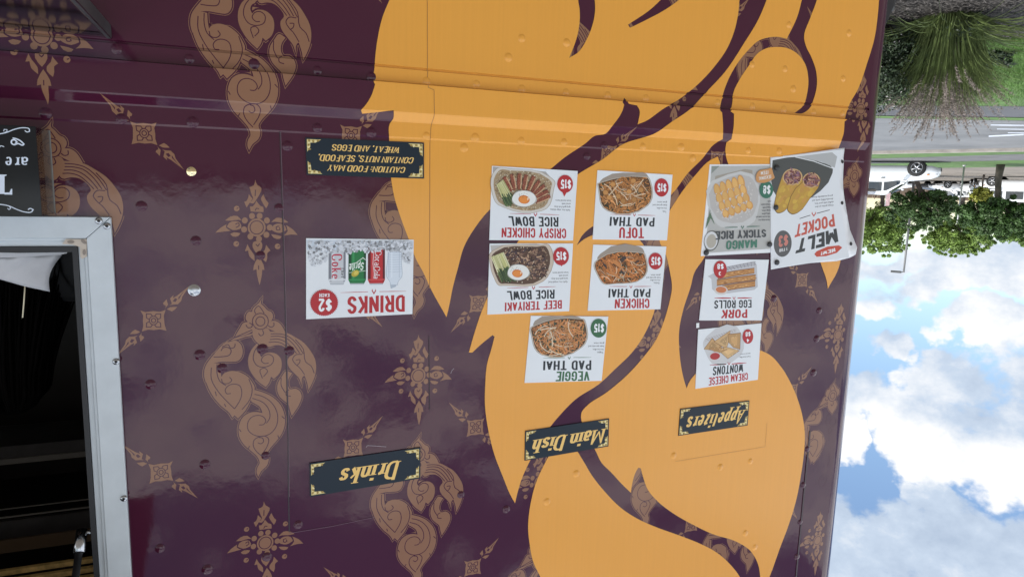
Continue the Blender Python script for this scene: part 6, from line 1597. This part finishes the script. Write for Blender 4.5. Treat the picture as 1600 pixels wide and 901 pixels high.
    for i0, i1, nm in ((len(roof) - 2, len(roof) - 1, 'windscreen'), (0, 1, 'rear_window')):
        (xa, za, ka, _), (xb, zb2, kb, _2) = roof[i0], roof[i1]; off = .012 if i0 else -.012
        bm = bmesh.new()
        q = [(xa + (xb - xa) * t, s * hw * (ka + (kb - ka) * t) * .86, za + (zb2 - za) * t + .03) for t, s in ((.1, 1), (.1, -1), (.9, -1), (.9, 1))]
        bm.faces.new([bm.verts.new((p[0] + off, p[1], p[2])) for p in q]); link_bm(nm, bm, M_['glass'], root, local=True)
    for x in (-h + .82, h - .92):
        for s in (1, -1):
            bm = bmesh.new(); y = s * (hw - .10)
            lathe_bm(bm, [(.375, .082), (.375, .106), (.0, .106)], (x, y, r_w + .01), (0, s, 0), 20)   # dark wheel arch
            link_bm('wheel_arch', bm, M_['tyre'], root, local=True)
            bm = bmesh.new(); lathe_bm(bm, [(.22, -.08), (.31, -.08), (r_w, -.05), (r_w, .10), (.31, .125), (.235, .12)], (x, y, r_w), (0, s, 0), 24)
            w_ = link_bm('wheel', bm, M_['tyre'], root, local=True)
            bm = bmesh.new(); lathe_bm(bm, [(.235, .11), (.20, .085), (.0, .085)], (x, y, r_w), (0, s, 0), 20, 1)
            for k in range(5):
                a = 2 * math.pi * k / 5 + .3; d = Vector((math.cos(a), 0, math.sin(a))); c = Vector((x, y + s * .105, r_w)); tube_bm(bm, [c, c + d * .225], [.045, .032], 6, 0)
            tube_bm(bm, [Vector((x, y + s * .09, r_w)), Vector((x, y + s * .122, r_w))], .055, 10, 0)
            lathe_bm(bm, [(.235, .115), (.222, .125), (.212, .11)], (x, y, r_w), (0, s, 0), 20, 0)
            link_bm('rim', bm, [M_['rim'], M_['tyre']], w_, local=True)
    for s in (1, -1):
        bm = bmesh.new(); box_bm(bm, h - .42, h - .10, s * hw * .70 - .12, s * hw * .70 + .16, belt * .62, belt * .74, 0, .03); link_bm('headlight', bm, M_['lamp'], root, local=True)
        bm = bmesh.new(); box_bm(bm, h - .50, h - .40, s * hw * .955 - .03, s * hw * .955 + .02, belt * .66, belt * .72, 0, .01); link_bm('indicator', bm, M_['amber'], root, local=True)
        bm = bmesh.new(); box_bm(bm, -h - .01, -h + .12, s * hw * .74 - .12, s * hw * .74 + .12, belt * .72, belt * .92, 0, .02); link_bm('tail_light', bm, M_['red'], root, local=True)
        bm = bmesh.new(); box_bm(bm, .82, .98, s * (hw + .06) - .09, s * (hw + .06) + .09, belt + .02, belt + .16, 0, .03); link_bm('mirror', bm, M_[paint], root, local=True)
        for hx in ((.1, -.8) if kind != 'van' else (.6,)):
            bm = bmesh.new(); box_bm(bm, hx - .09, hx + .09, s * (hw * 1.0) - .012, s * (hw * 1.0) + .012, belt * .86, belt * .86 + .03, 0, .006); link_bm('handle', bm, M_['car_dark'], root, local=True)
    bm = bmesh.new(); box_bm(bm, h - .13, h + .02, -hw * .62, hw * .62, .30, .46, 0, .03); link_bm('bumper_grille', bm, M_['tyre'], root, local=True)
    root.location = loc; root.rotation_euler = (0, 0, rz)
    return root
def dup(root, loc, rz, label, group=None, swap=None):
    r = root.copy(); col.objects.link(r); r.location = loc; r.rotation_euler = (0, 0, rz); r['label'] = label
    if group: r['group'] = group
    for chd in list(root.children):
        c = chd.copy(); col.objects.link(c); c.parent = r
        for g in list(chd.children):
            d = g.copy(); col.objects.link(d); d.parent = c
    return r
fw = at_z(1434, 250.5)                                # where its front wheel stands
fd = -Vector((-sdir.x, -sdir.y, 0)); ang = math.atan2(fd.y, fd.x)
suv = car('white SUV with dark windows seen from its side, half hidden behind the truck', (0, 0, 0), 0, 4.6, 1.52, 1.86, 'car_white', 'suv', 'parked cars')
off = Vector((4.6 / 2 - .92, .83 - .05, 0)); rot = Matrix.Rotation(ang, 3, 'Z')
suv.rotation_euler = (0, 0, ang); suv.location = fw - rot @ Vector((4.6 / 2 - .92, 0.80, 0))
vn = on_ray(1592, 60); car('white minivan at the right edge behind the stout dark tree', vn, ang + math.pi * .97 + .45, 4.7, 1.72, 1.9, 'car_white', 'van', 'parked cars')
PC = 'small cars in the far parking rows'
sed = car('white far sedan standing between the two dark trees', on_ray(1492, 78), ang + 2.6, 4.5, 1.46, 1.8, 'car_white', 'sedan', PC)
dk = car('black far sedan left of the far white one', on_ray(1476, 80), ang + 2.5, 4.5, 1.5, 1.8, 'car_dark', 'sedan', PC)
sv = car('silver far sedan right by the truck edge above the SUV roof', on_ray(1364, 66), ang + .1, 4.5, 1.46, 1.8, 'car_silver', 'sedan', PC)
dup(sed, on_ray(1384, 72), ang + .5, 'white far sedan just above the SUV roof, next to the pink banner', PC)
dup(dk, on_ray(1537, 67), ang + 1.5, 'black far car below the yellow green bush', PC)
dup(sed, on_ray(1524, 76), ang + 1.3, 'white far sedan left of the yellow green bush', PC)

# ------------------------------------------------------------------ posts, banner and fence
M_['pole'] = mat('grey_steel_pole', (0.12, 0.125, 0.13), 0.5, metal=.3); M_['pole2'] = mat('galvanised_pole', (0.34, 0.35, 0.36), 0.5, metal=.3)
p = on_ray(1425, 70); zt = zat(1420, 426, p)
lp = empty('street_lamp', p, 'tall dark street lamp rising above the round dark tree into the sky', 'street lamp')
bm = bmesh.new(); tube_bm(bm, [p, p + Vector((0, 0, zt))], [.11, .075], 10); link_bm('pole', bm, M_['pole'], lp)
bm = bmesh.new(); lat = -sdir
tube_bm(bm, [p + Vector((0, 0, .0)), p + Vector((0, 0, .25))], [.22, .2], 10); link_bm('base', bm, M_['pole'], lp)
arm_d = Vector((sdir.x, sdir.y, 0)) * -1.0
bm = bmesh.new(); tube_bm(bm, [p + Vector((0, 0, zt - .05)), p + arm_d * .3 + Vector((0, 0, zt + .02))], .04, 6); 
q = p + arm_d * .6 + Vector((0, 0, zt))
box_bm(bm, -.42, .42, -.16, .16, -.09, .09, 0, .04)
for v in bm.verts:
    if abs(v.co.x) < .6 and abs(v.co.y) < .3 and abs(v.co.z) < .2: v.co = Matrix.Rotation(math.atan2(arm_d.y, arm_d.x), 3, 'Z') @ v.co + q
link_bm('lamp_head', bm, M_['pole'], lp)
p = at_z(1507, 256.5); zt = zat(1499, 350, p)
ps_ = empty('post', p, 'thin pale metal post standing on the grass verge before the pale green tree', 'post')
bm = bmesh.new(); tube_bm(bm, [p, p + Vector((0, 0, zt))], [.04, .03], 8); link_bm('pole', bm, M_['pole2'], ps_)
bm = bmesh.new(); tube_bm(bm, [p, p + Vector((0, 0, .1))], [.08, .07], 8); link_bm('base', bm, M_['pole2'], ps_)
p = on_ray(1384, 58); bnr = empty('banner', p, 'narrow pale pink banner on a stand above the SUV roof', 'banner')
bm = bmesh.new(); z0, z1 = zat(1384, 299, p), zat(1384, 322, p); tube_bm(bm, [p, p + Vector((0, 0, z1))], .025, 6); link_bm('pole', bm, M_['pole2'], bnr)
bm = bmesh.new(); a0 = p + sdir * .03; a1 = p + sdir * .28
prv = [bm.verts.new(v) for v in (a0 + Vector((0, 0, z0)), a1 + Vector((0, 0, z0 + .03)), a1 + Vector((0, 0, z1 - .05)), a0 + Vector((0, 0, z1)))]
bm.faces.new(prv); bo = link_bm('cloth', bm, mat('pink_cloth', (0.52, 0.36, 0.38), .8, vary=.4, vscale=6), bnr); sdm = bo.modifiers.new('t', 'SOLIDIFY'); sdm.thickness = .01
fc = empty('wooden_fence', on_ray(1480, 95), 'long brown wooden board fence running behind the far parked cars', 'fence')
M_['wood'] = mat('brown_fence_board', (0.16, 0.115, 0.085), .85, vary=.35, vscale=2)
bm = bmesh.new(); c = on_ray(1480, 95)
for i in range(240):
    q = c + sdir * (-60 + i * .5); 
    o_ = len(bm.verts); box_bm(bm, -.24, .24, -.02, .02, 0, 1.85 + rg.uniform(-.02, .02))
    bm.verts.ensure_lookup_table(); R_ = Matrix.Rotation(math.atan2(sdir.y, sdir.x), 3, 'Z')
    for v in bm.verts[o_:]: v.co = R_ @ v.co + q
link_bm('board_panel', bm, M_['wood'], fc)
for i in range(0, 49):
    bm = bmesh.new(); q = c + sdir * (-60 + i * 2.5) - vd * .08; tube_bm(bm, [q, q + Vector((0, 0, 1.95))], .06, 6); link_bm('post', bm, M_['wood'], fc)
